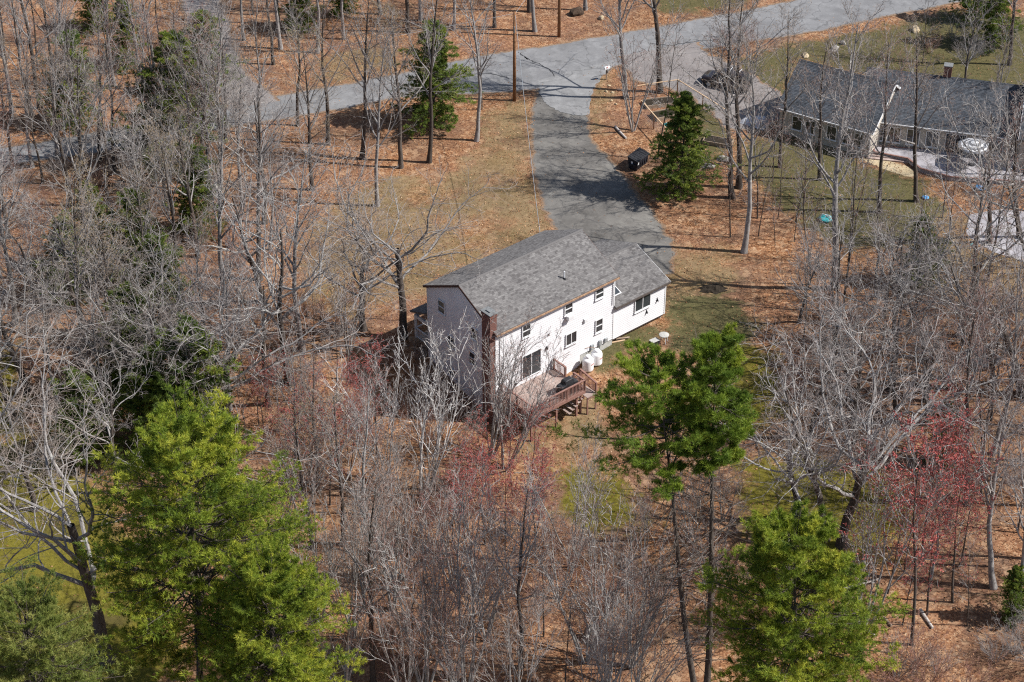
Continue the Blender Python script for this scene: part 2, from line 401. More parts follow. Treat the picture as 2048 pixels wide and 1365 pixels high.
    ('P', 46.53, 135.65, 17.08, 0.1, '~21'),
    ('T', 37.82, 113.94, 17.32, 0.36, '~21'),
    ('T', 40.41, 111.07, 16.11, -0.38, '~21'),
    ('T', 39.11, 109.07, 16.49, -0.92, '~21'),
    ('P', 44.18, 131.97, 16.74, -0.13, '~21'),
    ('T', 46.39, 129.61, 14.64, 0.79, '~21'),
    ('T', 35.23, 114.79, 18.61, 0.09, '~21'),
    ('P', 44.38, 126.88, 16.3, 0.35, '~21'),
    ('P', 34.48, 124.62, 16.35, -0.16, '~21'),
    ('P', 33.86, 112.8, 15.93, 0.27, '~21'),
    ('P', 45.57, 124.37, 17.01, -1.17, '~21'),
    ('T', 48.44, 136.36, 18.06, 0.44, '~21'),
    ('P', 42.82, 116.25, 15.73, -0.48, '~21'),
    ('P', 34.11, 119.94, 15.0, 0.0, '~21'),
    ('P', 35.84, 118.55, 16.33, -1.16, '~21'),
    ('P', 36.48, 100.01, 12.7, -0.46, '~11'),
    ('R', 28.43, 104.76, 14.48, -0.11, '~11'),
    ('P', 38.92, 103.24, 12.53, 0.1, '~11'),
    ('P', 39.32, 106.67, 11.87, 0.33, '~11'),
    ('T', 28.53, 101.9, 10.78, -0.38, '~11'),
    ('P', 35.42, 106.48, 12.13, -0.26, '~11'),
    ('R', 39.05, 100.29, 14.82, -0.0, '~11'),
    ('R', 29.43, 109.19, 11.85, 0.14, '~11'),
    ('T', 36.67, 103.67, 14.31, -0.72, '~11'),
    ('R', 27.75, 98.5, 11.97, -0.87, '~11'),
    ('T', 38.7, 97.68, 10.86, 1.11, '~11'),
    ('P', 33.67, 139.74, 8.28, -0.43, '~18'),
    ('P', 28.83, 142.47, 9.66, -0.03, '~18'),
    ('P', 27.57, 137.2, 12.35, -0.31, '~18'),
    ('P', 25.12, 147.05, 8.13, -0.38, '~18'),
    ('P', 36.62, 144.7, 11.56, -0.18, '~18'),
    ('P', 35.64, 135.94, 10.23, 0.89, '~18'),
    ('P', 22.79, 150.75, 9.12, 0.14, '~18'),
    ('P', 36.42, 140.65, 9.37, -0.65, '~18'),
    ('P', 30.18, 136.37, 8.62, 0.15, '~18'),
    ('T', 41.56, 162.86, 13.31, -0.12, '~23'),
    ('T', 50.61, 163.01, 13.44, 0.81, '~23'),
    ('T', 46.35, 154.91, 13.19, -0.71, '~23'),
    ('T', 43.29, 158.68, 11.12, 0.78, '~23'),
    ('P', 45.04, 165.31, 12.53, -0.07, '~23'),
    ('T', 46.93, 163.06, 12.18, -0.04, '~23'),
    ('T', 51.76, 166.02, 13.42, -0.42, '~23'),
    ('T', 44.78, 151.02, 13.94, 0.6, '~23'),
    ('T', 51.46, 153.02, 12.67, -0.14, '~23'),
    ('T', 49.68, 147.73, 14.14, -0.24, '~23'),
    ('P', 12.89, 98.78, 7.67, 0.21, '~19'),
    ('C', 13.24, 101.29, 8.77, -0.99, '~19'),
    ('P', 12.72, 95.7, 9.15, 0.34, '~19'),
    ('C', 12.32, 105.6, 9.21, -0.48, '~19'),
    ('C', 9.03, 103.98, 7.2, -0.42, '~19'),
    ('C', 14.82, 107.7, 7.27, -0.1, '~19'),
    ('P', 30.77, 160.85, 9.24, 0.6, '~18'),
    ('P', 39.75, 173.36, 9.08, 0.24, '~18'),
    ('P', 32.8, 164.81, 9.21, -0.26, '~18'),
    ('Q', 33.79, 90.48, 3.59, -0.02, '~25'),
    ('Q', 26.62, 89.66, 2.56, -0.06, '~25'),
    ('Q', 22.98, 90.19, 4.05, -0.27, '~25'),
    ('Q', 37.1, 96.04, 4.11, 0.02, '~25'),
    ('Q', 34.44, 95.85, 2.75, -0.33, '~25'),
    ('Q', 34.04, 94.04, 4.19, -0.69, '~25'),
    ('Q', 31.68, 88.87, 2.85, 0.16, '~25'),
    ('Q', 27.98, 89.42, 4.29, 0.77, '~25'),
    ('Q', 29.06, 87.69, 3.2, 0.12, '~25'),
    ('Q', 32.91, 94.97, 3.04, -0.27, '~25'),
    ('R', 33.22, 92.92, 2.82, -0.22, '~25'),
    ('Q', 26.24, 93.85, 3.98, -0.67, '~25'),
    ('Q', 36.82, 91.49, 3.64, -0.23, '~25'),
    ('Q', 29.16, 90.42, 4.37, 0.65, '~25'),
    ('Q', 26.25, 91.82, 4.39, 0.55, '~25'),
    ('Q', 35.05, 90.92, 3.52, -0.15, '~25'),
    ('Q', 34.56, 92.16, 2.59, -0.3, '~25'),
    ('Q', 31.51, 94.34, 2.84, -0.13, '~25'),
    ('Q', 24.8, 90.81, 2.77, 0.18, '~25'),
    ('Q', 24.87, 92.74, 3.85, 0.78, '~25'),
    ('Q', 35.63, 92.91, 2.73, 1.15, '~25'),
    ('Q', 27.52, 93.33, 2.59, 0.34, '~25'),
    ('Q', -3.78, 99.42, 2.34, -0.26, '~15'),
    ('Q', 8.9, 95.77, 3.49, -0.4, '~15'),
    ('Q', 8.34, 101.1, 2.64, 0.71, '~15'),
    ('Q', -5.22, 108.61, 2.37, -0.63, '~15'),
    ('Q', 3.31, 104.56, 3.29, -0.74, '~15'),
    ('Q', -6.12, 106.69, 3.1, -0.64, '~15'),
    ('Q', 4.95, 96.66, 3.89, 0.69, '~15'),
    ('Q', -4.1, 107.57, 2.74, 0.67, '~15'),
    ('Q', 5.4, 100.62, 2.57, 0.14, '~15'),
    ('Q', 1.32, 100.55, 3.78, 0.06, '~15'),
    ('Q', -2.13, 102.36, 3.82, 0.03, '~15'),
    ('Q', 8.33, 98.38, 3.45, -0.36, '~15'),
    ('Q', -5.52, 97.64, 2.6, 0.64, '~15'),
    ('Q', -5.94, 93.16, 3.7, 0.14, '~15'),
    ('Q', -8.46, 106.75, 3.1, 0.81, '~15'),
    ('Q', -8.8, 109.76, 3.34, -0.09, '~15'),
    ('Q', 7.14, 99.47, 3.36, -0.35, '~15'),
    ('Q', -2.43, 100.7, 3.25, 0.58, '~15'),
    ('Q', -3.38, 97.05, 2.34, -0.15, '~15'),
    ('Q', -8.89, 103.56, 3.4, 0.53, '~15'),
    ('Q', -5.91, 101.08, 2.71, -0.15, '~15'),
    ('Q', -3.8, 94.97, 2.22, 0.1, '~15'),
    ('Q', -10.47, 93.35, 3.99, -0.3, '~15'),
    ('Q', -4.07, 111.4, 2.97, -0.13, '~15'),
    ('Q', 0.34, 97.88, 2.79, 0.01, '~15'),
    ('Q', 5.76, 103.11, 3.03, -0.39, '~15'),
    ('Q', 0.47, 107.11, 3.45, 0.47, '~15'),
    ('Q', 0.58, 96.24, 2.55, -0.09, '~15'),
    ('Q', -1.74, 91.8, 2.07, 0.58, '~15'),
    ('Q', 6.12, 95.3, 3.14, 0.72, '~15'),
    ('Q', -13.19, 131.57, 2.02, 0.52, '~3'),
    ('Q', -18.26, 123.03, 2.07, -0.21, '~3'),
    ('Q', -11.36, 119.33, 2.12, -0.72, '~3'),
    ('Q', -20.22, 129.32, 1.76, 0.29, '~3'),
    ('Q', -14.38, 125.53, 2.47, 1.01, '~3'),
    ('Q', -22.34, 127.75, 1.93, -0.66, '~3'),
    ('Q', -13.2, 116.78, 2.04, -0.32, '~3'),
    ('Q', -23.67, 133.86, 1.84, -0.8, '~3'),
    ('Q', -15.04, 130.23, 1.6, -0.6, '~3'),
    ('Q', -14.73, 119.03, 1.6, -0.13, '~3'),
    ('Q', -19.56, 124.48, 1.54, 0.08, '~3'),
    ('Q', -12.28, 126.47, 2.22, -0.65, '~3'),
    ('Q', -13.72, 128.78, 2.31, -0.16, '~3'),
    ('Q', -16.41, 132.57, 1.76, -0.35, '~3'),
    ('Q', -18.38, 129.86, 1.68, -0.37, '~3'),
    ('Q', -11.52, 117.81, 3.12, 0.28, '~3'),
    ('Q', -17.86, 125.35, 3.06, 0.32, '~3'),
    ('Q', -16.83, 129.4, 2.69, -0.02, '~3'),
    ('Q', -6.17, 118.18, 2.29, -0.16, '~0'),
    ('Q', -3.66, 115.62, 2.02, 0.28, '~0'),
    ('Q', -3.34, 117.42, 2.56, 1.28, '~0'),
    ('Q', -6.96, 120.6, 2.54, 1.01, '~0'),
    ('Q', -4.75, 119.82, 2.31, -0.11, '~0'),
    ('Q', -6.39, 115.37, 2.99, 0.34, '~0'),
    ('Q', -7.82, 118.81, 1.85, -0.66, '~0'),
    ('Q', -3.16, 119.32, 2.28, -0.35, '~0'),
    ('Q', -31.06, 124.75, 3.35, 0.05, '~26'),
    ('Q', -24.07, 129.55, 2.64, -0.64, '~26'),
    ('Q', -35.66, 137.85, 2.5, 0.76, '~26'),
    ('Q', -44.11, 139.77, 3.04, -0.21, '~26'),
    ('Q', -28.87, 136.45, 3.46, 0.06, '~26'),
    ('Q', -27.21, 143.63, 2.4, -0.16, '~26'),
    ('Q', -40.07, 140.97, 2.53, -0.07, '~26'),
    ('Q', -36.13, 150.03, 2.85, 0.18, '~26'),
    ('Q', -39.65, 151.85, 2.75, -0.67, '~26'),
    ('Q', -22.21, 137.1, 3.62, -0.3, '~26'),
    ('Q', -28.85, 139.2, 2.41, 0.39, '~26'),
    ('Q', -42.4, 132.51, 3.4, -1.5, '~26'),
    ('Q', -44.63, 150.99, 2.98, 0.64, '~26'),
    ('Q', -28.71, 132.84, 3.54, 0.26, '~26'),
    ('Q', -41.43, 124.65, 2.99, 0.24, '~26'),
    ('Q', -42.79, 137.96, 3.74, 0.28, '~26'),
    ('Q', -37.17, 123.68, 2.79, 0.36, '~26'),
    ('Q', -39.8, 143.79, 3.6, 0.24, '~26'),
    ('Q', -33.19, 139.15, 3.31, -0.3, '~26'),
    ('Q', -23.55, 140.32, 3.84, -0.15, '~26'),
    ('Q', -37.64, 133.54, 3.9, -0.06, '~26'),
    ('Q', -27.77, 152.21, 3.59, -0.2, '~26'),
    ('Q', -25.59, 131.54, 2.81, 0.76, '~26'),
    ('Q', -29.35, 145.5, 2.12, -0.65, '~26'),
    ('Q', -43.53, 149.55, 2.4, 0.29, '~26'),
    ('Q', -25.21, 127.77, 2.31, 0.38, '~26'),
    ('Q', 33.18, 128.29, 2.78, -0.23, '~5'),
    ('Q', 26.33, 117.44, 2.67, -0.11, '~5'),
    ('Q', 24.95, 118.8, 3.99, 0.08, '~5'),
    ('Q', 26.21, 114.67, 2.4, -0.84, '~5'),
    ('Q', 27.42, 124.42, 2.36, 0.16, '~5'),
    ('Q', 21.21, 120.51, 3.49, 0.23, '~5'),
    ('Q', 24.92, 129.42, 2.23, 0.19, '~5'),
    ('Q', 22.03, 122.04, 3.14, 0.37, '~5'),
    ('Q', 30.91, 126.84, 2.17, 0.1, '~5'),
    ('Q', 33.23, 130.27, 3.97, 0.67, '~5'),
    ('Q', 29.18, 115.66, 2.17, 0.18, '~5'),
    ('Q', 32.54, 116.23, 2.18, 0.03, '~5'),
    ('Q', 26.01, 128.03, 3.35, 0.81, '~5'),
    ('Q', 23.12, 115.18, 2.48, -0.55, '~5'),
    ('Q', 24.56, 113.0, 3.3, -0.34, '~5'),
    ('Q', 31.34, 131.07, 2.78, -0.14, '~5'),
    ('Q', 16.8, 97.14, 1.81, 0.25, '~1'),
    ('Q', 14.17, 97.23, 2.36, 0.49, '~1'),
    ('Q', 15.8, 100.69, 2.18, -0.1, '~1'),
    ('Q', 17.94, 99.45, 1.64, 0.01, '~1'),
    ('Q', 15.19, 103.03, 1.94, -0.38, '~1'),
    ('Q', 18.44, 105.59, 2.44, 0.06, '~1'),
    ('Q', 35.81, 109.91, 3.49, -0.16, '~2'),
    ('Q', 36.88, 127.6, 3.65, 0.13, '~2'),
    ('Q', 41.33, 127.36, 3.82, -0.44, '~2'),
    ('Q', 41.58, 121.05, 3.86, -0.62, '~2'),
    ('Q', 37.04, 123.96, 2.53, 0.43, '~2'),
    ('Q', 37.71, 117.08, 2.55, -0.73, '~2'),
    ('Q', 40.89, 115.45, 2.8, 0.85, '~2'),
    ('Q', 39.39, 125.72, 2.81, -0.36, '~2'),
    ('Q', 37.42, 130.46, 3.18, -0.18, '~2'),
    ('Q', 39.37, 129.79, 3.59, -0.92, '~2'),
    ('Q', 28.21, 160.0, 1.95, 0.14, '~16'),
    ('Q', 25.33, 161.52, 2.37, -0.04, '~16'),
    ('Q', 29.54, 159.85, 1.61, -0.29, '~16'),
    ('Q', 30.15, 158.19, 2.38, 0.19, '~16'),
    ('Q', 26.32, 159.66, 2.08, 0.63, '~16'),
    ('Q', 25.26, 160.34, 2.36, -0.72, '~16'),
    ('Q', 29.08, 158.1, 1.6, -0.34, '~16'),
    ('Q', 23.43, 177.57, 2.63, -0.01, '~17'),
    ('Q', 22.36, 175.27, 2.76, -0.14, '~17'),
    ('Q', 21.67, 184.46, 2.27, 1.06, '~17'),
    ('Q', 21.06, 176.13, 2.87, -0.49, '~17'),
    ('Q', 40.73, 175.52, 2.19, 0.42, '~4'),
    ('Q', 41.59, 178.01, 2.12, 0.39, '~4'),
    ('Q', 43.58, 177.92, 3.11, 0.32, '~4'),
    ('Q', 45.13, 174.42, 2.22, 0.15, '~4'),
    ('Q', 46.66, 175.51, 2.15, -0.42, '~4'),
    ('Q', 43.94, 173.48, 2.77, 0.13, '~4'),
    ('R', -10.82, 116.52, 7.5, -0.73, '~12'),
    ('R', -17.44, 117.51, 7.66, 0.8, '~12'),
    ('R', -11.92, 113.9, 5.91, -0.03, '~12'),
    ('R', -10.16, 114.81, 6.67, -0.07, '~12'),
    ('R', -16.54, 109.86, 5.45, 0.83, '~12'),
    ('R', -18.88, 118.01, 6.84, -0.13, '~12'),
    ('R', -16.52, 115.19, 4.98, 0.02, '~12'),
    ('R', -10.23, 118.28, 7.99, 0.25, '~12'),
    ('R', -11.72, 110.16, 4.83, -0.85, '~12'),
    ('R', -18.29, 115.97, 7.32, 0.36, '~12'),
    ('R', -13.85, 117.97, 6.75, -1.06, '~12'),
    ('R', -12.71, 119.12, 5.24, 0.66, '~12'),
    ('R', -14.89, 116.34, 6.13, -0.6, '~12'),
    ('R', -12.08, 116.03, 5.83, 1.19, '~12'),
    ('R', -9.63, 113.34, 4.9, -1.04, '~12'),
    ('R', -1.51, 108.48, 6.52, -0.06, '~13'),
    ('R', -1.86, 111.27, 6.93, -0.39, '~13'),
    ('R', 0.08, 110.09, 6.72, -0.78, '~13'),
    ('R', -4.14, 105.46, 6.77, 0.09, '~13'),
    ('R', 1.47, 112.6, 6.58, 0.16, '~13'),
    ('R', -5.76, 105.16, 4.8, 0.0, '~13'),
    ('R', 1.64, 110.66, 4.9, 0.31, '~13'),
    ('R', 1.66, 105.82, 6.26, 0.43, '~13'),
    ('R', 1.71, 108.5, 7.27, 0.53, '~13'),
    ('R', -3.6, 108.79, 7.04, 0.79, '~13'),
    ('R', -1.63, 106.7, 4.97, 0.15, '~13'),
    ('R', 25.97, 97.58, 8.57, 0.26, '~14'),
    ('R', 25.41, 100.49, 10.9, 0.84, '~14'),
    ('R', 30.76, 103.1, 10.6, 0.42, '~14'),
    ('R', 26.86, 102.61, 9.06, -0.13, '~14'),
    ('Q', 6.22, 98.69, 3.5, -0.83, '~15'),
    ('Q', -0.09, 106.04, 1.97, -0.33, '~15'),
    ('Q', -10.1, 95.14, 2.01, -0.31, '~15'),
    ('Q', -7.59, 94.06, 1.61, -0.03, '~15'),
    ('Q', -11.06, 101.69, 1.93, -0.49, '~15'),
    ('Q', 2.59, 91.07, 1.82, -0.14, '~15'),
    ('Q', -4.58, 98.42, 2.12, -0.36, '~15'),
    ('Q', 4.25, 101.34, 2.76, -0.41, '~15'),
    ('Q', 7.55, 102.93, 2.74, 0.4, '~15'),
    ('Q', 1.89, 98.25, 3.2, 0.6, '~15'),
    ('Q', 4.35, 98.99, 1.94, 0.09, '~15'),
    ('Q', -1.25, 97.75, 1.73, -0.28, '~15'),
    ('Q', -5.66, 103.23, 3.12, -0.05, '~15'),
    ('Q', -9.13, 96.04, 1.79, -0.06, '~15'),
    ('Q', -7.89, 96.11, 3.31, 0.22, '~15'),
    ('Q', -1.32, 93.18, 2.4, 0.17, '~15'),
    ('Q', -11.45, 107.93, 1.81, -0.36, '~15'),
    ('Q', 7.34, 96.74, 3.19, -0.47, '~15'),
    ('Q', -1.05, 94.78, 1.82, 0.36, '~15'),
    ('Q', -7.46, 92.45, 2.48, -0.45, '~15'),
    ('Q', -4.44, 110.05, 3.31, -0.45, '~15'),
    ('Q', 2.95, 106.1, 2.4, -0.27, '~15'),
    ('Q', -16.95, 127.17, 1.73, -0.59, '~3'),
    ('Q', -8.89, 123.74, 2.0, -0.03, '~3'),
    ('Q', -4.79, 124.57, 1.73, -0.49, '~3'),
    ('Q', -9.73, 125.2, 2.52, 0.28, '~3'),
    ('Q', -10.73, 122.98, 1.51, 0.09, '~3'),
    ('Q', -7.29, 124.43, 1.91, 0.3, '~3')]
FILL_TAGS = {'~0', '~1', '~2', '~3', '~4', '~5', '~6', '~7', '~8', '~9', '~10', '~11', '~12', '~13', '~14', '~15', '~16', '~17', '~18', '~19', '~20', '~21', '~22', '~23', '~24', '~25', '~26', '~27'}

# ------------------------------------------------------------------ helpers
def link(o):
    scene.collection.objects.link(o)
    return o

def tag(o, label=None, cat=None, group=None, kind=None):
    if label: o['label'] = label
    if cat: o['category'] = cat
    if group: o['group'] = group
    if kind: o['kind'] = kind
    return o

def empty(name, loc=(0, 0, 0), rz=0.0, label=None, cat=None, group=None):
    o = bpy.data.objects.new(name, None)
    o.empty_display_size = 0.3
    o.location = loc
    o.rotation_euler = (0, 0, rz)
    link(o)
    return tag(o, label, cat, group)

def obj(name, me, parent=None, loc=None, rot=None):
    o = bpy.data.objects.new(name, me)
    link(o)
    if parent is not None: o.parent = parent
    if loc is not None: o.location = loc
    if rot is not None: o.rotation_euler = rot
    return o

def npmesh(name, verts, faces, mats, midx=None, smooth=False, tone=None, vcol=None):
    """verts (N,3); faces (M,k) all of one size k, or a list of such arrays."""
    if not isinstance(faces, (list, tuple)): faces = [faces]
    faces = [np.asarray(f, np.int32) for f in faces if len(f)]
    me = bpy.data.meshes.new(name)
    verts = np.ascontiguousarray(verts, np.float32)
    me.vertices.add(len(verts)); me.vertices.foreach_set('co', verts.ravel())
    li = np.concatenate([f.ravel() for f in faces])
    tot = np.concatenate([np.full(len(f), f.shape[1], np.int32) for f in faces])
    me.loops.add(len(li)); me.loops.foreach_set('vertex_index', li)
    st = np.concatenate([[0], np.cumsum(tot)[:-1]]).astype(np.int32)
    me.polygons.add(len(tot)); me.polygons.foreach_set('loop_start', st); me.polygons.foreach_set('loop_total', tot)
    if midx is not None: me.polygons.foreach_set('material_index', np.asarray(midx, np.int32))
    me.polygons.foreach_set('use_smooth', np.full(len(tot), smooth, bool))
    for m in (mats if isinstance(mats, (list, tuple)) else [mats]): me.materials.append(m)
    if tone is not None:
        a = me.attributes.new('tone', 'FLOAT', 'FACE'); a.data.foreach_set('value', np.asarray(tone, np.float32))
    if vcol is not None:
        a = me.attributes.new('zone', 'FLOAT_COLOR', 'POINT'); a.data.foreach_set('color', np.asarray(vcol, np.float32).ravel())
    me.update(calc_edges=True)
    return me

class MB:
    """collects boxes, bars, tubes and plates into one mesh"""
    def __init__(s): s.v = []; s.f = []; s.m = []
    def add(s, vs, fs, m=0):
        b = len(s.v); s.v += [tuple(map(float, v)) for v in vs]
        for f in fs: s.f.append(tuple(b + i for i in f)); s.m.append(m)
        return s
    def box(s, x0, x1, y0, y1, z0, z1, m=0):
        return s.add([(x0,y0,z0),(x1,y0,z0),(x1,y1,z0),(x0,y1,z0),(x0,y0,z1),(x1,y0,z1),(x1,y1,z1),(x0,y1,z1)],
                     [(0,3,2,1),(4,5,6,7),(0,1,5,4),(1,2,6,5),(2,3,7,6),(3,0,4,7)], m)
    def bar(s, p, q, w, h, m=0, upv=(0, 0, 1)):
        p = Vector(p); q = Vector(q); d = (q - p).normalized()
        side = d.cross(Vector(upv))
        if side.length < 1e-4: side = d.cross(Vector((0, 1, 0)))
        side.normalize(); u2 = side.cross(d)
        vs = []
        for c in (p, q):
            for a, b in ((-1,-1),(1,-1),(1,1),(-1,1)): vs.append(c + side * (a * w / 2) + u2 * (b * h / 2))
        return s.add(vs, [(0,1,2,3),(7,6,5,4),(0,4,5,1),(1,5,6,2),(2,6,7,3),(3,7,4,0)], m)
    def tube(s, pts, rad, k=8, m=0, cap=True):
        pts = [Vector(p) for p in pts]; n = len(pts)
        if not isinstance(rad, (list, tuple)): rad = [rad] * n
        d0 = (pts[-1] - pts[0]).normalized()
        ref = Vector((0, 0, 1)) if abs(d0.z) < .9 else Vector((1, 0, 0))
        vs = []
        for i, p in enumerate(pts):
            d = (pts[min(i + 1, n - 1)] - pts[max(i - 1, 0)]).normalized()
            a = d.cross(ref).normalized(); b = d.cross(a)
            for j in range(k):
                t = 2 * math.pi * j / k
                vs.append(p + a * (rad[i] * math.cos(t)) + b * (rad[i] * math.sin(t)))
        fs = [(i*k+j, i*k+(j+1)%k, (i+1)*k+(j+1)%k, (i+1)*k+j) for i in range(n-1) for j in range(k)]
        if cap: fs += [tuple(range(k))[::-1], tuple((n-1)*k + j for j in range(k))]
        return s.add(vs, fs, m)
    def lathe(s, prof, k=20, c=(0, 0), m=0):
        vs = []
        for r, z in prof:
            for j in range(k):
                t = 2 * math.pi * j / k
                vs.append((c[0] + r * math.cos(t), c[1] + r * math.sin(t), z))
        n = len(prof)
        fs = [(i*k+j, i*k+(j+1)%k, (i+1)*k+(j+1)%k, (i+1)*k+j) for i in range(n-1) for j in range(k)]
        fs += [tuple(range(k))[::-1], tuple((n-1)*k + j for j in range(k))]
        return s.add(vs, fs, m)
    def mesh(s, name, mats, smooth=False, bevel=0.0):
        me = bpy.data.meshes.new(name)
        me.from_pydata(s.v, [], s.f)
        for mt in (mats if isinstance(mats, (list, tuple)) else [mats]): me.materials.append(mt)
        me.polygons.foreach_set('material_index', s.m)
        if smooth: me.polygons.foreach_set('use_smooth', [True] * len(me.polygons))
        me.update()
        return me
    def build(s, name, mats, parent=None, smooth=False, loc=None, rot=None, bevel=0.0):
        o = obj(name, s.mesh(name, mats, smooth), parent, loc, rot)
        if bevel:
            b = o.modifiers.new('bevel', 'BEVEL'); b.width = bevel; b.segments = 2; b.limit_method = 'ANGLE'
        return o

# ------------------------------------------------------------------ materials
class NT:
    def __init__(s, name):
        s.m = bpy.data.materials.new(name); s.m.use_nodes = True
        s.t = s.m.node_tree; s.b = s.t.nodes['Principled BSDF']; s.o = s.t.nodes['Material Output']
    def n(s, kind, **kw):
        nd = s.t.nodes.new(kind)
        for k, v in kw.items(): setattr(nd, k, v)
        return nd
    def l(s, a, b): s.t.links.new(a, b)
    def coord(s, which='Object'):
        return s.n('ShaderNodeTexCoord').outputs[which]
    def noise(s, scale, detail=4, rough=.6, vec=None, dist=0.0):
        nd = s.n('ShaderNodeTexNoise'); nd.inputs['Scale'].default_value = scale
        nd.inputs['Detail'].default_value = detail; nd.inputs['Roughness'].default_value = rough
        nd.inputs['Distortion'].default_value = dist
        if vec is not None: s.l(vec, nd.inputs['Vector'])
        return nd.outputs['Fac']
    def vor(s, scale, vec=None, out='Color', feature='F1'):
        nd = s.n('ShaderNodeTexVoronoi', feature=feature); nd.inputs['Scale'].default_value = scale
        if vec is not None: s.l(vec, nd.inputs['Vector'])
        return nd.outputs[out]
    def ramp(s, fac, stops, interp='LINEAR'):
        nd = s.n('ShaderNodeValToRGB'); cr = nd.color_ramp; cr.interpolation = interp
        while len(cr.elements) < len(stops): cr.elements.new(0.5)
        for e, (p, c) in zip(cr.elements, stops):
            e.position = p; e.color = (*c, 1) if len(c) == 3 else c
        s.l(fac, nd.inputs['Fac']); return nd.outputs['Color']
    def mix(s, fac, a, b, mode='MIX'):
        nd = s.n('ShaderNodeMix', data_type='RGBA', blend_type=mode)
        for v, i in ((fac, 0), (a, 6), (b, 7)):
            if hasattr(v, 'is_linked') or hasattr(v, 'links'): s.l(v, nd.inputs[i])
            else: nd.inputs[i].default_value = v if i == 0 else ((*v, 1) if len(v) == 3 else v)
        return nd.outputs[2]
    def math(s, op, a, b=None, c=None):
        nd = s.n('ShaderNodeMath', operation=op)
        for i, v in enumerate((a, b, c)):
            if v is None: continue
            if isinstance(v, (int, float)): nd.inputs[i].default_value = v
            else: s.l(v, nd.inputs[i])
        return nd.outputs[0]
    def bump(s, h, strength=.4, dist=.02):
        nd = s.n('ShaderNodeBump'); nd.inputs['Strength'].default_value = strength; nd.inputs['Distance'].default_value = dist
        s.l(h, nd.inputs['Height']); s.l(nd.outputs[0], s.b.inputs['Normal'])
    def done(s, col=None, rough=.8, spec=.3, metal=0.0):
        if col is not None:
            if isinstance(col, tuple): s.b.inputs['Base Color'].default_value = (*col, 1)
            else: s.l(col, s.b.inputs['Base Color'])
        s.b.inputs['Roughness'].default_value = rough
        s.b.inputs['Specular IOR Level'].default_value = spec
        s.b.inputs['Metallic'].default_value = metal
        return s.m

def sm(name, c1, c2, scale=6.0, rough=.8, spec=.3, bump=.0, metal=0.0, var=.0, detail=4):
    """two-tone worn surface"""
    t = NT(name); v = t.coord()
    f = t.noise(scale, detail, .65, v)
    col = t.ramp(f, [(.32, c1), (.68, c2)])
    if var:
        r = t.n('ShaderNodeObjectInfo').outputs['Random']
        col = t.mix(t.math('MULTIPLY', r, var), col, (.05, .04, .035))
    if bump: t.bump(t.noise(scale * 4, 3, .6, v), bump, .02)
    return t.done(col, rough, spec, metal)

def tone_mat(name, stops, rough=.9, spec=.2, nscale=0, bump=0.0):
    """colour chosen per piece through the face attribute 'tone'"""
    t = NT(name)
    a = t.n('ShaderNodeAttribute', attribute_name='tone').outputs['Fac']
    v = t.coord()
    if nscale:
        nn = t.noise(nscale, 3, .6, v)
        a = t.math('ADD', a, t.math('MULTIPLY_ADD', nn, .5, -.25))
    col = t.ramp(a, stops)
    if bump: t.bump(t.noise(40, 2, .6, v), bump, .01)
    return t.done(col, rough, spec)

def bark(name, dark, mid, pale, palepos=.62, scale=3.0, var=.5):
    t = NT(name); v = t.coord()
    mp = t.n('ShaderNodeMapping'); mp.inputs['Scale'].default_value = (1, 1, .35); t.l(v, mp.inputs['Vector'])
    f = t.noise(scale * 3, 5, .7, mp.outputs[0])
    col = t.ramp(f, [(.3, dark), (.6, mid)])
    lich = t.noise(scale * 1.3, 3, .6, v)
    k = t.ramp(lich, [(palepos, (0, 0, 0)), (palepos + .08, (1, 1, 1))])
    col = t.mix(k, col, pale)
    r = t.n('ShaderNodeObjectInfo').outputs['Random']
    col = t.mix(t.math('MULTIPLY', r, var), col, dark)
    t.bump(f, .5, .03)
    return t.done(col, .95, .1)

M = {}
M['trunk'] = bark('bark_grey_brown', (.045, .036, .030), (.135, .113, .097), (.25, .24, .21), .66)
M['branch'] = bark('branch_grey', (.15, .138, .13), (.37, .35, .335), (.48, .47, .435), .60, 2.0, .5)
M['branch_pale'] = bark('branch_pale_grey', (.19, .175, .165), (.42, .405, .385), (.54, .53, .48), .60, 2.0, .35)
M['birch'] = bark('birch_white', (.18, .16, .15), (.62, .59, .56), (.74, .72, .69), .5, 1.5, .15)
def twig_mat(name, a, b, c):
    t = NT(name)
    r = t.n('ShaderNodeObjectInfo').outputs['Random']
    return t.done(t.ramp(r, [(0, a), (.5, b), (1, c)]), .9, .1)
M['twig'] = twig_mat('twig_grey', (.25, .225, .215), (.265, .22, .20), (.27, .22, .18))
M['twig_red'] = twig_mat('twig_reddish', (.24, .138, .112), (.285, .155, .122), (.265, .18, .138))
M['bud_red'] = twig_mat('buds_red', (.42, .12, .105), (.45, .125, .11), (.36, .12, .10))
M['bud_tan'] = twig_mat('buds_tan', (.33, .24, .13), (.30, .20, .13), (.36, .27, .14))
def needle_mat(name, stops, trans=.33):
    t = NT(name)
    a = t.n('ShaderNodeAttribute', attribute_name='tone').outputs['Fac']
    col = t.ramp(a, stops)
    tr = t.n('ShaderNodeBsdfTranslucent'); t.l(col, tr.inputs['Color'])
    t.l(col, t.b.inputs['Base Color']); t.b.inputs['Roughness'].default_value = .55; t.b.inputs['Specular IOR Level'].default_value = .25
    mx = t.n('ShaderNodeMixShader'); mx.inputs[0].default_value = trans
    t.l(t.b.outputs[0], mx.inputs[1]); t.l(tr.outputs[0], mx.inputs[2]); t.l(mx.outputs[0], t.o.inputs['Surface'])
    return t.m
M['pine'] = needle_mat('needles_pine', [(0, (.06, .105, .017)), (.5, (.215, .285, .031)), (1, (.49, .49, .06))])
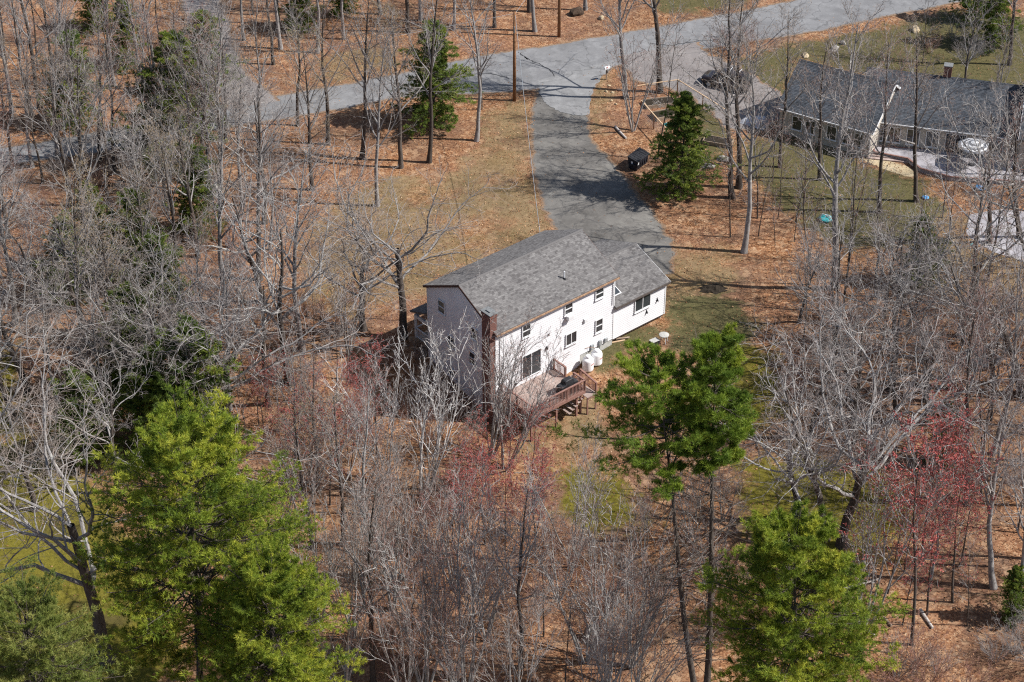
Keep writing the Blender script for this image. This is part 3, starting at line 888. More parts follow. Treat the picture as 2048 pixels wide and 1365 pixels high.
M['pine_dull'] = needle_mat('needles_dull', [(0, (.08, .12, .028)), (.5, (.20, .235, .05)), (1, (.38, .37, .11))])
M['pine_deep'] = needle_mat('needles_deep', [(0, (.075, .13, .02)), (.5, (.17, .25, .03)), (1, (.33, .38, .045))])
M['hemlock'] = needle_mat('needles_hemlock', [(0, (.05, .09, .02)), (.5, (.125, .18, .032)), (1, (.28, .32, .045))])
M['white'] = sm('white_vinyl', (.66, .655, .67), (.74, .735, .745), .7, .6, .25, detail=6)
M['trim'] = sm('white_trim', (.66, .67, .68), (.74, .74, .74), 3, .5, .3)
M['tan_siding'] = sm('pale_tan_siding', (.42, .38, .32), (.50, .46, .40), 2, .7, .2)
M['concrete'] = sm('concrete', (.34, .34, .32), (.50, .49, .46), 3.5, .9, .2, .3)
M['deckwood'] = sm('deck_paint_redbrown', (.20, .105, .085), (.29, .165, .135), 5, .7, .25, .1)
M['deckboard'] = sm('deck_boards_worn', (.27, .185, .155), (.50, .41, .37), 2.2, .75, .2, .15, var=.3)
M['wood'] = sm('bare_lumber', (.45, .30, .18), (.62, .46, .30), 4, .8, .2, .1)
M['oldwood'] = sm('weathered_wood', (.22, .16, .11), (.38, .30, .23), 4, .85, .15, .2)
M['polewood'] = sm('pole_wood', (.16, .075, .035), (.30, .16, .085), 5, .85, .15, .2)
M['rust'] = sm('rusty_fascia', (.20, .11, .07), (.45, .30, .19), 7, .8, .2)
M['black'] = sm('black_cover', (.012, .012, .014), (.03, .03, .034), 4, .55, .35, .15)
M['dumpster'] = sm('dumpster_paint', (.010, .012, .018), (.028, .032, .045), 3, .45, .4, .1)
M['tank'] = sm('tank_white', (.78, .79, .80), (.85, .85, .85), 2, .35, .5)
M['red'] = sm('red_sticker', (.45, .12, .10), (.55, .20, .18), 20, .6)
M['grey_metal'] = sm('grey_metal', (.30, .33, .34), (.45, .47, .48), 5, .45, .5, 0, .4)
M['cap'] = sm('chimney_cap_metal', (.12, .125, .125), (.22, .225, .225), 6, .7, .2, .1)
M['soil'] = sm('garden_soil', (.02, .016, .012), (.05, .04, .03), 9, .95, .1, .6)
M['stone'] = sm('field_stone', (.22, .205, .185), (.42, .39, .345), 5, .9, .15, .4)
M['tan_stone'] = sm('tan_boulder', (.34, .265, .16), (.54, .44, .30), 5, .9, .15, .3)
M['car_paint'] = sm('car_paint_dark', (.014, .009, .010), (.024, .014, .015), 1, .22, .6)
M['tyre'] = sm('tyre_rubber', (.015, .015, .016), (.03, .03, .03), 8, .9, .2)
M['chrome'] = sm('pale_metal', (.72, .72, .72), (.82, .82, .82), 5, .35, .5)
M['teal'] = sm('teal_plastic', (.03, .28, .30), (.05, .36, .38), 5, .4, .4)
M['blue'] = sm('blue_plastic', (.05, .22, .50), (.10, .35, .62), 5, .4, .4)
M['tarp'] = sm('silver_tarp', (.38, .39, .42), (.62, .63, .66), 3, .5, .4, .3)
M['dark_tarp'] = sm('dark_tarp', (.035, .037, .045), (.11, .115, .135), 4, .6, .3, .4)
M['log'] = sm('pale_log', (.34, .29, .25), (.58, .54, .50), 7, .9, .1, .3)
def glass():
    t = NT('window_glass')
    f = t.noise(.8, 2, .5, t.coord())
    t.l(t.ramp(f, [(.3, (.016, .02, .024)), (.7, (.05, .058, .064))]), t.b.inputs['Base Color'])
    t.b.inputs['Roughness'].default_value = .08; t.b.inputs['Specular IOR Level'].default_value = .6
    return t.m
M['glass'] = glass()
def brick():
    t = NT('chimney_brick')
    v = t.coord('Object')
    sep = t.n('ShaderNodeSeparateXYZ'); t.l(v, sep.inputs[0])
    cmb = t.n('ShaderNodeCombineXYZ'); t.l(t.math('ADD', sep.outputs[0], sep.outputs[1]), cmb.inputs[0]); t.l(sep.outputs[2], cmb.inputs[1])
    b = t.n('ShaderNodeTexBrick'); t.l(cmb.outputs[0], b.inputs['Vector'])
    b.inputs['Scale'].default_value = 1.0; b.inputs['Brick Width'].default_value = .22; b.inputs['Row Height'].default_value = .075
    b.inputs['Mortar Size'].default_value = .006
    b.inputs['Color1'].default_value = (.13, .05, .038, 1); b.inputs['Color2'].default_value = (.20, .08, .06, 1); b.inputs['Mortar'].default_value = (.22, .19, .175, 1)
    t.bump(b.outputs['Fac'], -.4, .01)
    return t.done(b.outputs['Color'], .9, .15)
M['brick'] = brick()
M['shingle'] = tone_mat('grey_shingles', [(0, (.095, .089, .087)), (.35, (.135, .128, .125)), (.7, (.17, .162, .157)), (1, (.215, .206, .198))], .92, .15, .6, .2)
M['shingle_dark'] = tone_mat('slate_blue_shingles', [(0, (.045, .05, .058)), (.5, (.075, .083, .095)), (1, (.11, .12, .135))], .9, .2, .5, .2)
M['soffit'] = sm('roof_underside', (.10, .085, .075), (.17, .15, .135), 4, .9)
M['leaf'] = tone_mat('fallen_leaves', [(0, (.105, .05, .028)), (.3, (.245, .113, .053)), (.6, (.37, .19, .093)), (.85, (.465, .28, .15)), (1, (.54, .39, .255))], .8, .2)
M['blade'] = tone_mat('grass_blades', [(0, (.045, .058, .018)), (.4, (.095, .108, .03)), (.7, (.21, .175, .065)), (1, (.36, .28, .15))], .8, .2)

def asphalt(name, c1, c2, c3, patch=.12, fine=18, edge=True):
    t = NT(name); v = t.coord('Object')
    a = t.noise(patch, 5, .6, v); b = t.noise(fine, 3, .7, v)
    col = t.ramp(a, [(.3, c1), (.5, c2), (.7, c3)])
    col = t.mix(t.math('MULTIPLY_ADD', b, .5, -.05), col, (.07, .07, .07))
    st = t.noise(.55, 6, .75, v, 1.2)
    col = t.mix(t.ramp(st, [(.48, (0, 0, 0)), (.68, (.55, .55, .55))]), col, tuple(.62 * q for q in c1))
    col = t.mix(t.ramp(t.noise(.8, 5, .7, v), [(.5, (0, 0, 0)), (.75, (.5, .5, .5))]), col, tuple(1.25 * q for q in c3))
    wv = t.n('ShaderNodeTexNoise'); wv.inputs['Scale'].default_value = .35; wv.inputs['Detail'].default_value = 4; t.l(v, wv.inputs['Vector'])
    vv = t.n('ShaderNodeVectorMath', operation='MULTIPLY_ADD'); t.l(wv.outputs['Color'], vv.inputs[0]); vv.inputs[1].default_value = (4, 4, 0); t.l(v, vv.inputs[2])
    ck = t.n('ShaderNodeTexVoronoi', feature='DISTANCE_TO_EDGE'); ck.inputs['Scale'].default_value = .16; t.l(vv.outputs[0], ck.inputs['Vector'])
    col = t.mix(t.ramp(ck.outputs['Distance'], [(.003, (.42, .42, .42)), (.009, (0, 0, 0))]), col, (.05, .05, .052))
    z = t.n('ShaderNodeAttribute', attribute_name='zone'); sp = t.n('ShaderNodeSeparateColor'); t.l(z.outputs['Color'], sp.inputs[0])
    e = t.math('ADD', sp.outputs[0], t.math('MULTIPLY_ADD', t.noise(1.4, 6, .75, v), 1.1, -.55))
    dirt = t.ramp(t.noise(7, 4, .7, v), [(.35, (.13, .085, .055)), (.65, (.30, .20, .13))])
    if edge: col = t.mix(t.ramp(e, [(.16, (1, 1, 1)), (.42, (0, 0, 0))]), col, dirt)
    t.bump(b, .3, .01)
    return t.done(col, .93, .12)
M['road'] = asphalt('road_asphalt', (.185, .184, .187), (.232, .231, .234), (.268, .267, .268), .15)
M['drive'] = asphalt('driveway_asphalt', (.11, .102, .092), (.16, .15, .137), (.23, .218, .197), .22)
M['apron'] = asphalt('driveway_apron', (.225, .224, .224), (.265, .264, .263), (.30, .298, .295), .3, edge=False)
M['nlot'] = asphalt('gravel_lot', (.20, .175, .165), (.25, .225, .215), (.29, .265, .25), .3)
M['patio'] = asphalt('patio_paving', (.34, .32, .34), (.41, .39, .41), (.46, .44, .45), .4, edge=False)
M['sand'] = asphalt('sandy_path', (.42, .33, .20), (.50, .40, .25), (.55, .46, .31), .5, edge=False)

def ground_mat():
    t = NT('forest_floor')
    v = t.coord('Object')
    z = t.n('ShaderNodeAttribute', attribute_name='zone')
    sep = t.n('ShaderNodeSeparateColor'); t.l(z.outputs['Color'], sep.inputs[0])
    wob = t.n('ShaderNodeMix', data_type='VECTOR')
    # leaf litter: one cell per leaf, two sizes
    nz = t.n('ShaderNodeTexNoise'); nz.inputs['Scale'].default_value = 9.0; nz.inputs['Detail'].default_value = 2; t.l(v, nz.inputs['Vector'])
    vm = t.n('ShaderNodeVectorMath', operation='MULTIPLY_ADD'); t.l(nz.outputs['Color'], vm.inputs[0]); vm.inputs[1].default_value = (.10, .10, .0); t.l(v, vm.inputs[2])
    c1 = t.n('ShaderNodeSeparateColor'); t.l(t.vor(9.0, vm.outputs[0]), c1.inputs[0])
    c2 = t.n('ShaderNodeSeparateColor'); t.l(t.vor(5.0, vm.outputs[0]), c2.inputs[0])
    leaf = t.ramp(t.math('ADD', t.math('MULTIPLY', c1.outputs[0], .65), t.math('MULTIPLY', c2.outputs[0], .35)),
                  [(.10, (.115, .055, .03)), (.35, (.21, .093, .043)), (.6, (.325, .16, .076)), (.82, (.41, .237, .126)), (.95, (.52, .37, .24))])
    big = t.noise(.16, 5, .6, v)
    leaf = t.mix(t.ramp(big, [(.40, (.68, .68, .68)), (.55, (0, 0, 0))]), leaf, (.13, .078, .054))
    leaf = t.mix(t.ramp(t.noise(.34, 5, .65, v), [(.52, (0, 0, 0)), (.68, (.55, .55, .55))]), leaf, (.25, .17, .115))
    leaf = t.mix(t.ramp(t.noise(.07, 3, .6, v), [(.45, (0, 0, 0)), (.65, (.45, .45, .45))]), leaf, (.22, .12, .085))
    mid = t.noise(.9, 4, .65, v)
    leaf = t.mix(t.ramp(mid, [(.52, (0, 0, 0)), (.72, (.6, .6, .6))]), leaf, (.12, .075, .05))
    spk = t.n('ShaderNodeSeparateColor'); t.l(t.vor(2.3, vm.outputs[0]), spk.inputs[0])
    leaf = t.mix(t.ramp(spk.outputs[0], [(.80, (0, 0, 0)), (.84, (.35, .35, .35))]), leaf, (.50, .33, .20))
    g1 = t.noise(2.6, 5, .7, v); g2 = t.noise(.35, 4, .6, v); g3 = t.noise(14, 3, .7, v)
    lawn = t.ramp(t.math('ADD', t.math('MULTIPLY', g1, .5), t.math('MULTIPLY', g3, .5)), [(.3, (.042, .045, .020)), (.5, (.088, .085, .036)), (.7, (.175, .14, .07))])
    dry = t.ramp(t.math('ADD', t.math('MULTIPLY', g1, .5), t.math('MULTIPLY', g3, .5)), [(.3, (.12, .088, .046)), (.5, (.215, .162, .085)), (.7, (.34, .265, .15))])
    dry = t.mix(t.ramp(g2, [(.45, (0, 0, 0)), (.62, (.6, .6, .6))]), dry, (.12, .10, .042))
    dry = t.mix(t.ramp(t.noise(.22, 5, .65, v), [(.50, (0, 0, 0)), (.64, (.75, .75, .75))]), dry, leaf)
    dry = t.mix(t.ramp(t.noise(.6, 5, .7, v), [(.52, (0, 0, 0)), (.68, (.7, .7, .7))]), dry, (.105, .07, .045))
    moss = t.ramp(t.math('ADD', t.math('MULTIPLY', g1, .6), t.math('MULTIPLY', g3, .4)), [(.3, (.065, .06, .009)), (.5, (.14, .125, .017)), (.7, (.23, .195, .033))])
    moss = t.mix(t.ramp(g2, [(.5, (0, 0, 0)), (.66, (.8, .8, .8))]), moss, (.07, .06, .022))
    brk = t.math('MULTIPLY_ADD', t.math('ADD', t.math('MULTIPLY', t.noise(.5, 6, .72, v), .8), t.math('MULTIPLY', g3, .2)), 2.4, -1.25)
    col = leaf
    for i, layer, mx in ((1, dry, .70), (0, lawn, .93), (2, moss, .95)):
        w = t.math('ADD', sep.outputs[i], brk)
        col = t.mix(t.ramp(w, [(.35, (0, 0, 0)), (.70, (mx, mx, mx))]), col, layer)
    t.bump(t.math('ADD', c1.outputs[1], t.math('MULTIPLY', g3, .6)), .55, .06)
    return t.done(col, .95, .1)
M['ground'] = ground_mat()

# ------------------------------------------------------------------ terrain
def gz(x, y):
    x = np.asarray(x, float); y = np.asarray(y, float)
    s = np.clip((127 - y) / 10., 0, 1); s = s * s * (3 - 2 * s)
    return -1.9 * s - 0.05 * np.maximum(0, 117 - np.maximum(y, 40))
def gzf(x, y): return float(gz(x, y))

def pdist(px, py, poly):
    """signed distance to polygon (positive inside)"""
    d = np.full(px.shape, 1e9); c = np.zeros(px.shape, bool); n = len(poly)
    for i in range(n):
        (x1, y1), (x2, y2) = poly[i], poly[i - 1]
        ex, ey = x2 - x1, y2 - y1
        t = np.clip(((px - x1) * ex + (py - y1) * ey) / (ex * ex + ey * ey + 1e-9), 0, 1)
        d = np.minimum(d, np.hypot(px - x1 - t * ex, py - y1 - t * ey))
        cond = (y1 > py) != (y2 > py)
        xi = (x2 - x1) * (py - y1) / ((y2 - y1) if abs(y2 - y1) > 1e-9 else 1e-9) + x1
        c ^= cond & (px < xi)
    return np.where(c, d, -d)

def zones(px, py):
    z = np.zeros(px.shape + (4,)); z[..., 3] = 1
    for i, ps in ((0, (Z_LAWN1, Z_LAWN2, Z_LAWN3, Z_LAWN4, Z_LAWN5, Z_LAWN6)), (1, (Z_DRY1, Z_DRY2, Z_DRY3, Z_DRY4, Z_DRY5, Z_DRY6)), (2, (Z_MOSS1, Z_MOSS2, Z_MOSS3, Z_MOSS4, Z_MOSS5))):
        for p in ps:
            d = pdist(px, py, p)
            z[..., i] = np.maximum(z[..., i], np.clip(.6 + d / (3.5 if i < 2 else 4.5), 0, 1))
    return z

xs = np.concatenate([np.linspace(-900, -70, 24)[:-1], np.arange(-70, 70.1, .7), np.linspace(70, 900, 24)[1:]])
ys = np.concatenate([np.linspace(-300, 80, 16)[:-1], np.arange(80, 205.1, .7), np.linspace(205, 1600, 24)[1:]])
GX, GY = np.meshgrid(xs, ys)
GV = np.stack([GX, GY, gz(GX, GY)], -1).reshape(-1, 3)
nx, ny = len(xs), len(ys)
ii = (np.arange(ny - 1)[:, None] * nx + np.arange(nx - 1)[None, :]).ravel()
GF = np.stack([ii, ii + 1, ii + 1 + nx, ii + nx], -1)
ground = obj('ground', npmesh('ground', GV, GF, M['ground'], smooth=True, vcol=zones(GX.ravel(), GY.ravel())))
tag(ground, 'leaf-covered ground with patches of grass and moss', None, None, 'structure')

def resample(pl, n):
    p = np.array(pl, float); d = np.concatenate([[0], np.cumsum(np.hypot(*np.diff(p, axis=0).T))])
    t = np.linspace(0, d[-1], n)
    q = np.stack([np.interp(t, d, p[:, i]) for i in (0, 1)], -1)
    for _ in range(max(2, n // 40)):
        q[1:-1] = .25 * q[:-2] + .5 * q[1:-1] + .25 * q[2:]
    return q
def sheet(name, A, B, mat, z, n=90, m=10, jit=.10, kind='structure', label=None):
    a = resample(A, n); b = resample(B, n)
    r = np.random.default_rng(len(name))
    for e in (a, b):
        w = r.normal(0, jit, (n, 2)); w[1:-1] = (w[:-2] + w[1:-1] * 2 + w[2:]) / 4; e += w
    t = np.linspace(0, 1, m); t = (t + .0 * t)[None, :, None]
    P = a[:, None] * (1 - t) + b[:, None] * t
    V = np.concatenate([P, (gz(P[..., 0], P[..., 1]) + z)[..., None]], -1).reshape(-1, 3)
    i = (np.arange(n - 1)[:, None] * m + np.arange(m - 1)[None]).ravel()
    F = np.stack([i, i + m, i + m + 1, i + 1], -1)
    # face upwards
    v = V[F[0]]; 
    if np.cross(v[1] - v[0], v[2] - v[0])[2] < 0: F = F[:, ::-1]
    wd = np.hypot(*(a - b).T)[:, None]; tt = np.linspace(0, 1, m)[None]
    ed = np.minimum(tt, 1 - tt) * wd
    ends = np.minimum(np.arange(n), np.arange(n)[::-1])[:, None] / 4. + .0 if name in ('driveway_apron',) else 9.
    ed = np.clip(np.minimum(ed, ends) / 1.0, 0, 1)
    o = obj(name, npmesh(name, V, F, mat, smooth=True, vcol=np.stack([ed, ed, ed, np.ones_like(ed)], -1).reshape(-1, 4)))
    return tag(o, label, None, None, kind)
sheet('road', ROAD_A, ROAD_B, M['road'], .030, 200, 26, .12)
sheet('driveway', DRIVE_A, DRIVE_B, M['drive'], .014, 110, 26, .2)
sheet('driveway_apron', APRON_A, APRON_B, M['apron'], .036, 60, 20, .12)
sheet('parking_area', NDRIVE_A, NDRIVE_B, M['nlot'], .034, 60, 24, .25)
sheet('lane', LANE_A, LANE_B, M['nlot'], .034, 60, 20, .25)
def patch(name, poly, mat, z):
    p = np.array(poly); c = p.mean(0)
    q = np.concatenate([p + .0, p[:1]]); q = resample(q, 60)[:-1]
    V = [(c[0], c[1], gzf(*c) + z)] + [(x, y, gzf(x, y) + z) for x, y in q]
    n = len(q); F = [(0, 1 + i, 1 + (i + 1) % n) for i in range(n)]
    me = bpy.data.meshes.new(name); me.from_pydata(V, [], F); me.materials.append(mat); me.update()
    return tag(obj(name, me), None, None, None, 'structure')
patch('patio', PATIO, M['patio'], .012)
patch('sandy_path', SANDY, M['sand'], .012)
rd = bpy.data.objects['road']
M['tar'] = sm('tar_seal', (.03, .03, .032), (.06, .06, .062), 6, .6, .3)
for ln_pts in (CRACK_A, CRACK_B, CRACK_C):
    q = resample(ln_pts, 40); q += np.random.default_rng(4).normal(0, .05, q.shape)
    d_ = np.gradient(q, axis=0); d_ /= np.linalg.norm(d_, axis=1, keepdims=True) + 1e-9; s_ = np.stack([-d_[:, 1], d_[:, 0]], -1) * (.035 + .03 * np.abs(np.sin(np.arange(40) * .5)))[:, None]
    V_ = np.concatenate([np.c_[q - s_, np.full(40, .040)], np.c_[q + s_, np.full(40, .040)]]); i_ = np.arange(39)
    obj('crack_seal', npmesh('crack_seal', V_, np.stack([i_, i_ + 1, i_ + 41, i_ + 40], -1), M['tar']), rd)
PAVED = [ROAD_A + ROAD_B[::-1], DRIVE_A + DRIVE_B[::-1], NDRIVE_A + NDRIVE_B[::-1], LANE_A + LANE_B[::-1], PATIO, TERRACE]

# ------------------------------------------------------------------ house pieces
def siding(x0, x1, z0, z1, mat, name, parent, loc, rz, top=None, step=.2):
    """lapped boards over a wall lying in local x-z, facing local -y; top(z) -> (xa, xb) narrows it"""
    V = []; F = []
    n = int(math.ceil((z1 - z0) / step))
    for i in range(n):
        za, zb = z0 + i * step, min(z0 + (i + 1) * step, z1)
        (a0, b0), (a1, b1) = ((x0, x1), (x0, x1)) if top is None else (top(za), top(zb))
        if b0 - a0 < .05: continue
        k = len(V)
        V += [(a0, -.03, za), (b0, -.03, za), (b1, -.002, zb), (a1, -.002, zb), (a0, .0, za), (b0, .0, za)]
        F += [(k, k + 1, k + 2, k + 3), (k + 4, k + 5, k + 1, k)]
    me = bpy.data.meshes.new(name); me.from_pydata(V, [], F); me.materials.append(mat); me.update()
    return obj(name, me, parent, loc, (0, 0, rz))

def shingle_field(name, parent, O, u, d, nrm, L, S, mat, left=None, seed=0, expo=.14, tabs=(.13, .30)):
    """shingles over a slope: O top corner at the ridge, u along the ridge, d down the slope"""
    r = np.random.default_rng(seed + 100)
    O = np.array(O, float); u = np.array(u, float); d = np.array(d, float); nrm = np.array(nrm, float)
    V = []; F = []; T = []
    n = int(S / expo)
    for i in range(n):
        t0 = i * S / n; t1 = (i + 1) * S / n
        x = 0.0; xe = L
        if left: x, xe = left(t1)
        tone0 = r.normal(.5, .05)
        while x < xe - 1e-3:
            w = min(r.uniform(*tabs), xe - x)
            lift = .016 + r.choice([0, .008, .012])
            a = O + u * x + d * t0 + nrm * .008; b = O + u * (x + w) + d * t0 + nrm * .008
            e = d * (t1 + r.uniform(-.004, .006)) + nrm * lift
            c = O + u * (x + w) + e; f = O + u * x + e
            g = O + u * (x + w) + d * t1 + nrm * .002; h = O + u * x + d * t1 + nrm * .002
            k = len(V); V += [a, b, c, f, g, h]
            F += [(k + 3, k + 2, k + 1, k), (k + 5, k + 4, k + 2, k + 3)]
            tn = float(np.clip(tone0 + r.choice([-.38, -.16, -.05, .05, .14, .32]), 0, 1)); T += [tn, tn]
            x += w
    V = np.array(V); F = np.array(F)
    q = V[F[0]]
    if np.dot(np.cross(q[1] - q[0], q[2] - q[0]), nrm) < 0: F = F[:, ::-1]
    o = obj(name, npmesh(name, V, F, mat, tone=T), parent)
    o['kind'] = 'stuff'
    return o

def gable_roof(parent, x0, x1, yn, yr, yf, ze_n, zr, ze_f, mat, seed, thick=.14, cap=True, capmat=None, under=None):
    """near eave y=yn z=ze_n, ridge y=yr z=zr, far eave y=yf z=ze_f"""
    m = MB()
    for (ya, za) in ((yn, ze_n), (yf, ze_f)):
        m.add([(x0, ya, za), (x1, ya, za), (x1, yr, zr), (x0, yr, zr),
               (x0, ya, za - thick), (x1, ya, za - thick), (x1, yr, zr - thick), (x0, yr, zr - thick)],
              [(0, 1, 2, 3), (7, 6, 5, 4), (0, 4, 5, 1), (1, 5, 6, 2), (3, 7, 4, 0)])
    roof = m.build('roof', under or M['soffit'], parent)
    for k, (ya, za) in enumerate(((yn, ze_n), (yf, ze_f))):
        d = np.array([0, ya - yr, za - zr]); S = np.linalg.norm(d); d = d / S
        nr = np.array([0, -d[2] * np.sign(ya - yr) * -1, abs(d[1])]); nr = np.array([0, (zr - za) / S * np.sign(ya - yr), abs(ya - yr) / S])
        shingle_field('shingles', roof, (x0, yr, zr), (1, 0, 0), d, nr, x1 - x0, S, mat, None, seed + k)
    if cap:
        dn = math.atan2(zr - ze_n, yr - yn); df = math.atan2(zr - ze_f, yf - yr)
        w = .15
        c = MB(); L = .26
        vs = []
        for x, lift in ((0, .028), (L, .045)):
            vs += [(x, -w * math.cos(dn), -w * math.sin(dn) + lift), (x, 0, lift + .012), (x, w * math.cos(df), -w * math.sin(df) + lift)]
        c.add(vs, [(0, 3, 4, 1), (1, 4, 5, 2), (0, 1, 2), (3, 5, 4)])
        me = c.mesh('ridge_cap', [capmat or mat]); 
        at = me.attributes.new('tone', 'FLOAT', 'FACE'); at.data.foreach_set('value', np.array([.35, .6, .1, .1], np.float32))
        x = x0
        while x < x1 - L * .6:
            obj('ridge_cap', me, roof, (x, yr, zr)); x += L * .93
    return roof

def window(parent, x0, x1, z0, z1, y, lites=1, vertical=True, rz=0.0, name='window', face=-1, sill=True, fr=.07, mat=None):
    """framed window proud of a wall facing local -y at plane y"""
    mt = mat or M['trim']
    m = MB()
    d0, d1 = y - .075, y - .003
    m.box(x0 - fr, x1 + fr, d0, d1, z1, z1 + fr); m.box(x0 - fr, x1 + fr, d0, d1, z0 - fr, z0)
    m.box(x0 - fr, x0, d0, d1, z0, z1); m.box(x1, x1 + fr, d0, d1, z0, z1)
    for i in range(1, lites):
        if vertical:
            xm = x0 + (x1 - x0) * i / lites; m.box(xm - .03, xm + .03, d0 + .004, d1, z0, z1)
        else:
            zm = z0 + (z1 - z0) * i / lites; m.box(x0, x1, d0 + .004, d1, zm - .03, zm + .03)
    w = m.build(name, mt, parent)
    for i in range(lites):
        g = MB()
        if vertical:
            a = x0 + (x1 - x0) * i / lites; b = x0 + (x1 - x0) * (i + 1) / lites
            g.box(a + .02, b - .02, y - .04 + .012 * i, y - .02 + .012 * i, z0, z1)
        else:
            a = z0 + (z1 - z0) * i / lites; b = z0 + (z1 - z0) * (i + 1) / lites
            g.box(x0, x1, y - .04 + .012 * i, y - .02 + .012 * i, a + .02, b - .02)
        g.build('pane', M['glass'], w)
    if sill:
        s = MB(); s.box(x0 - fr - .04, x1 + fr + .04, y - .13, y - .004, z0 - fr - .05, z0 - fr - .002); s.build('sill', mt, w)
    return w

# ------------------------------------------------------------------ the white house
TH = R(40.1)
HX, HY = -1.14, 118.1
def hw(a, b, z=0.0):
    return (HX + math.cos(TH) * a - math.sin(TH) * b, HY + math.sin(TH) * a + math.cos(TH) * b, z)
house = empty('white_house', (HX, HY, 0), TH, 'white clapboard two-storey house with grey shingle roof and brick chimney', 'house')
WX0, WX1, WY0, WY1 = .18, 11.88, .30, 8.30
ZE, ZR = 6.30, 8.47
# rear wall, in two heights, then the end walls and front
siding(WX0, WX1, .52, 6.18, M['white'], 'wall', house, (0, WY0, 0), 0)
siding(WX0, 8.5, -2.4, .52, M['white'], 'wall', house, (0, WY0, 0), 0)
def gtop(z):
    if z <= 6.17: return (WY0, WY1)
    k = (z - 6.17) / (ZR - .16 - 6.17) * 4.0
    return (WY0 + k, WY1 - k)
# gable facing -x : local x of the wall runs along -Y of the house
siding(0, 0, -2.4, ZR - .2, M['white'], 'wall', house, (WX0, 0, 0), R(-90), lambda z: (-gtop(z)[1], -gtop(z)[0]))
siding(0, 0, .52, ZR - .2, M['white'], 'wall', house, (WX1, 0, 0), R(90), lambda z: gtop(z))
siding(-WX1, -WX0, .30, 6.18, M['white'], 'wall', house, (0, WY1, 0), R(180))
f = MB()
f.box(8.5, WX1 - .01, WY0 + .03, WY0 + .28, -1.6, .52); f.box(WX0 + .03, WX0 + .28, WY0 + .04, WY1 - .02, -2.6, -.5)
f.box(WX1 - .28, WX1 - .02, WY0 + .3, WY1 - .02, -1.2, .52); f.box(WX0 + .3, WX1 - .3, WY1 - .28, WY1 - .02, -1.2, .32)
f.build('foundation', M['concrete'], house)
for (x, y) in ((WX0, WY0), (WX1, WY0), (WX0, WY1), (WX1, WY1)):
    cb = MB(); cb.box(x - .05, x + .05, y - .05, y + .05, -2.4 if x < 5 else .5, 6.15); cb.build('corner_trim', M['trim'], house)
roof = gable_roof(house, 0.0, 12.07, 0.0, 4.3, 8.6, ZE, ZR, ZE, M['shingle'], 1)
fa = MB()
fa.box(.0, 12.07, -.10, -.005, ZE - .15, ZE - .045, 0)
fa.build('gutter', M['rust'], roof)
sf = MB(); sf.box(.02, 12.05, .0, WY0 - .03, ZE - .17, ZE - .145); sf.build('soffit', M['white'], roof)
M['rake'] = sm('rake_dark', (.05, .03, .025), (.12, .06, .045), 5)
for x in (-.015, 12.085):
    for ya in (0.0, 8.6):
        rk = MB(); rk.bar((x, ya, ZE - .09), (x, 4.3, ZR - .09), .028, .17); rk.build('rake_board', M['rake'], roof)
ch = MB(); ch.box(-.32, .30, .30, 1.25, -2.6, 7.95); ch.box(-.36, .34, .26, 1.29, 7.7, 7.86)
chim = ch.build('chimney', M['brick'], house)
cc = MB(); cc.box(-.40, .38, .22, 1.33, 7.952, 8.02); cc.box(-.14, .12, .55, 1.0, 8.02, 8.10); cc.build('chimney_cap', M['cap'], chim)
vp = MB(); vp.tube([(7.9, 1.55, 6.95), (7.9, 1.55, 7.75)], .055, 10); vp.build('vent_pipe', M['trim'], roof)
vb = MB(); vb.lathe([(.16, 7.02), (.09, 7.16), (.07, 7.2)], 12, (7.9, 1.55)); vb.build('pipe_flashing', M['black'], roof)
# rear windows
window(house, 6.86, 7.56, 4.95, 5.80, WY0 - .03, 2, False)
window(house, 9.95, 10.68, 5.02, 5.80, WY0 - .03, 2, False)
window(house, 2.72, 3.42, 4.75, 5.72, WY0 - .03, 2, False)
window(house, 7.03, 8.02, 2.06, 3.02, WY0 - .03, 2, True)
window(house, 10.05, 10.68, 1.92, 3.0, WY0 - .03, 2, False)
window(house, 2.70, 4.46, .98, 2.98, WY0 - .03, 2, True, name='sliding_door', sill=False)
# end gable windows
for (y0, y1, z0, z1) in ((6.2, 6.9, 4.85, 5.85), (2.35, 3.0, 4.5, 5.4), (2.6, 3.25, 2.1, 3.1), (5.1, 5.8, 2.3, 3.2), (5.0, 5.8, -.35, .25)):
    w = window(house, -y1, -y0, z0, z1, -.03, 2, False, sill=True)
    w.location = (WX0, 0, 0); w.rotation_euler = (0, 0, R(-90))
# small wall fittings
def fit(name, mat, boxes, label=None):
    m = MB()
    for b in boxes: m.box(*b)
    o = m.build(name, mat, house, bevel=.012)
    if label: o['label'] = label
    return o
y = WY0 - .02
fit('dryer_vent', M['trim'], [(8.78, 9.06, y - .16, y, 3.45, 3.72), (8.74, 9.1, y - .03, y, 3.40, 3.78)], 'white hooded vent on the rear wall')
fit('wall_lamp', M['black'], [(5.02, 5.16, y - .14, y, 2.62, 2.86), (5.06, 5.12, y - .2, y, 2.80, 2.88)])
fit('wall_lamp', M['black'], [(5.24, 5.31, y - .1, y, 3.80, 3.93)])
fit('air_conditioner', M['trim'], [(6.95, 7.45, y - .38, y - .01, 4.52, 4.86)])
fit('meter_box', M['grey_metal'], [(9.55, 9.83, y - .14, y, .55, .98)])
fit('meter_box', M['grey_metal'], [(10.38, 10.62, y - .16, y, .56, 1.02), (10.46, 10.53, y - .08, y - .01, -.35, .56)])
fit('meter_box', M['grey_metal'], [(10.98, 11.24, y - .14, y, .62, .96)])
fit('hose_bib', M['black'], [(2.0, 2.14, y - .12, y, .78, .92)])
ds = MB(); ds.tube([(11.7, .16, 6.15), (11.7, .25, 5.9), (11.7, .25, 3.75)], .04, 8); ds.build('downspout', M['trim'], house)
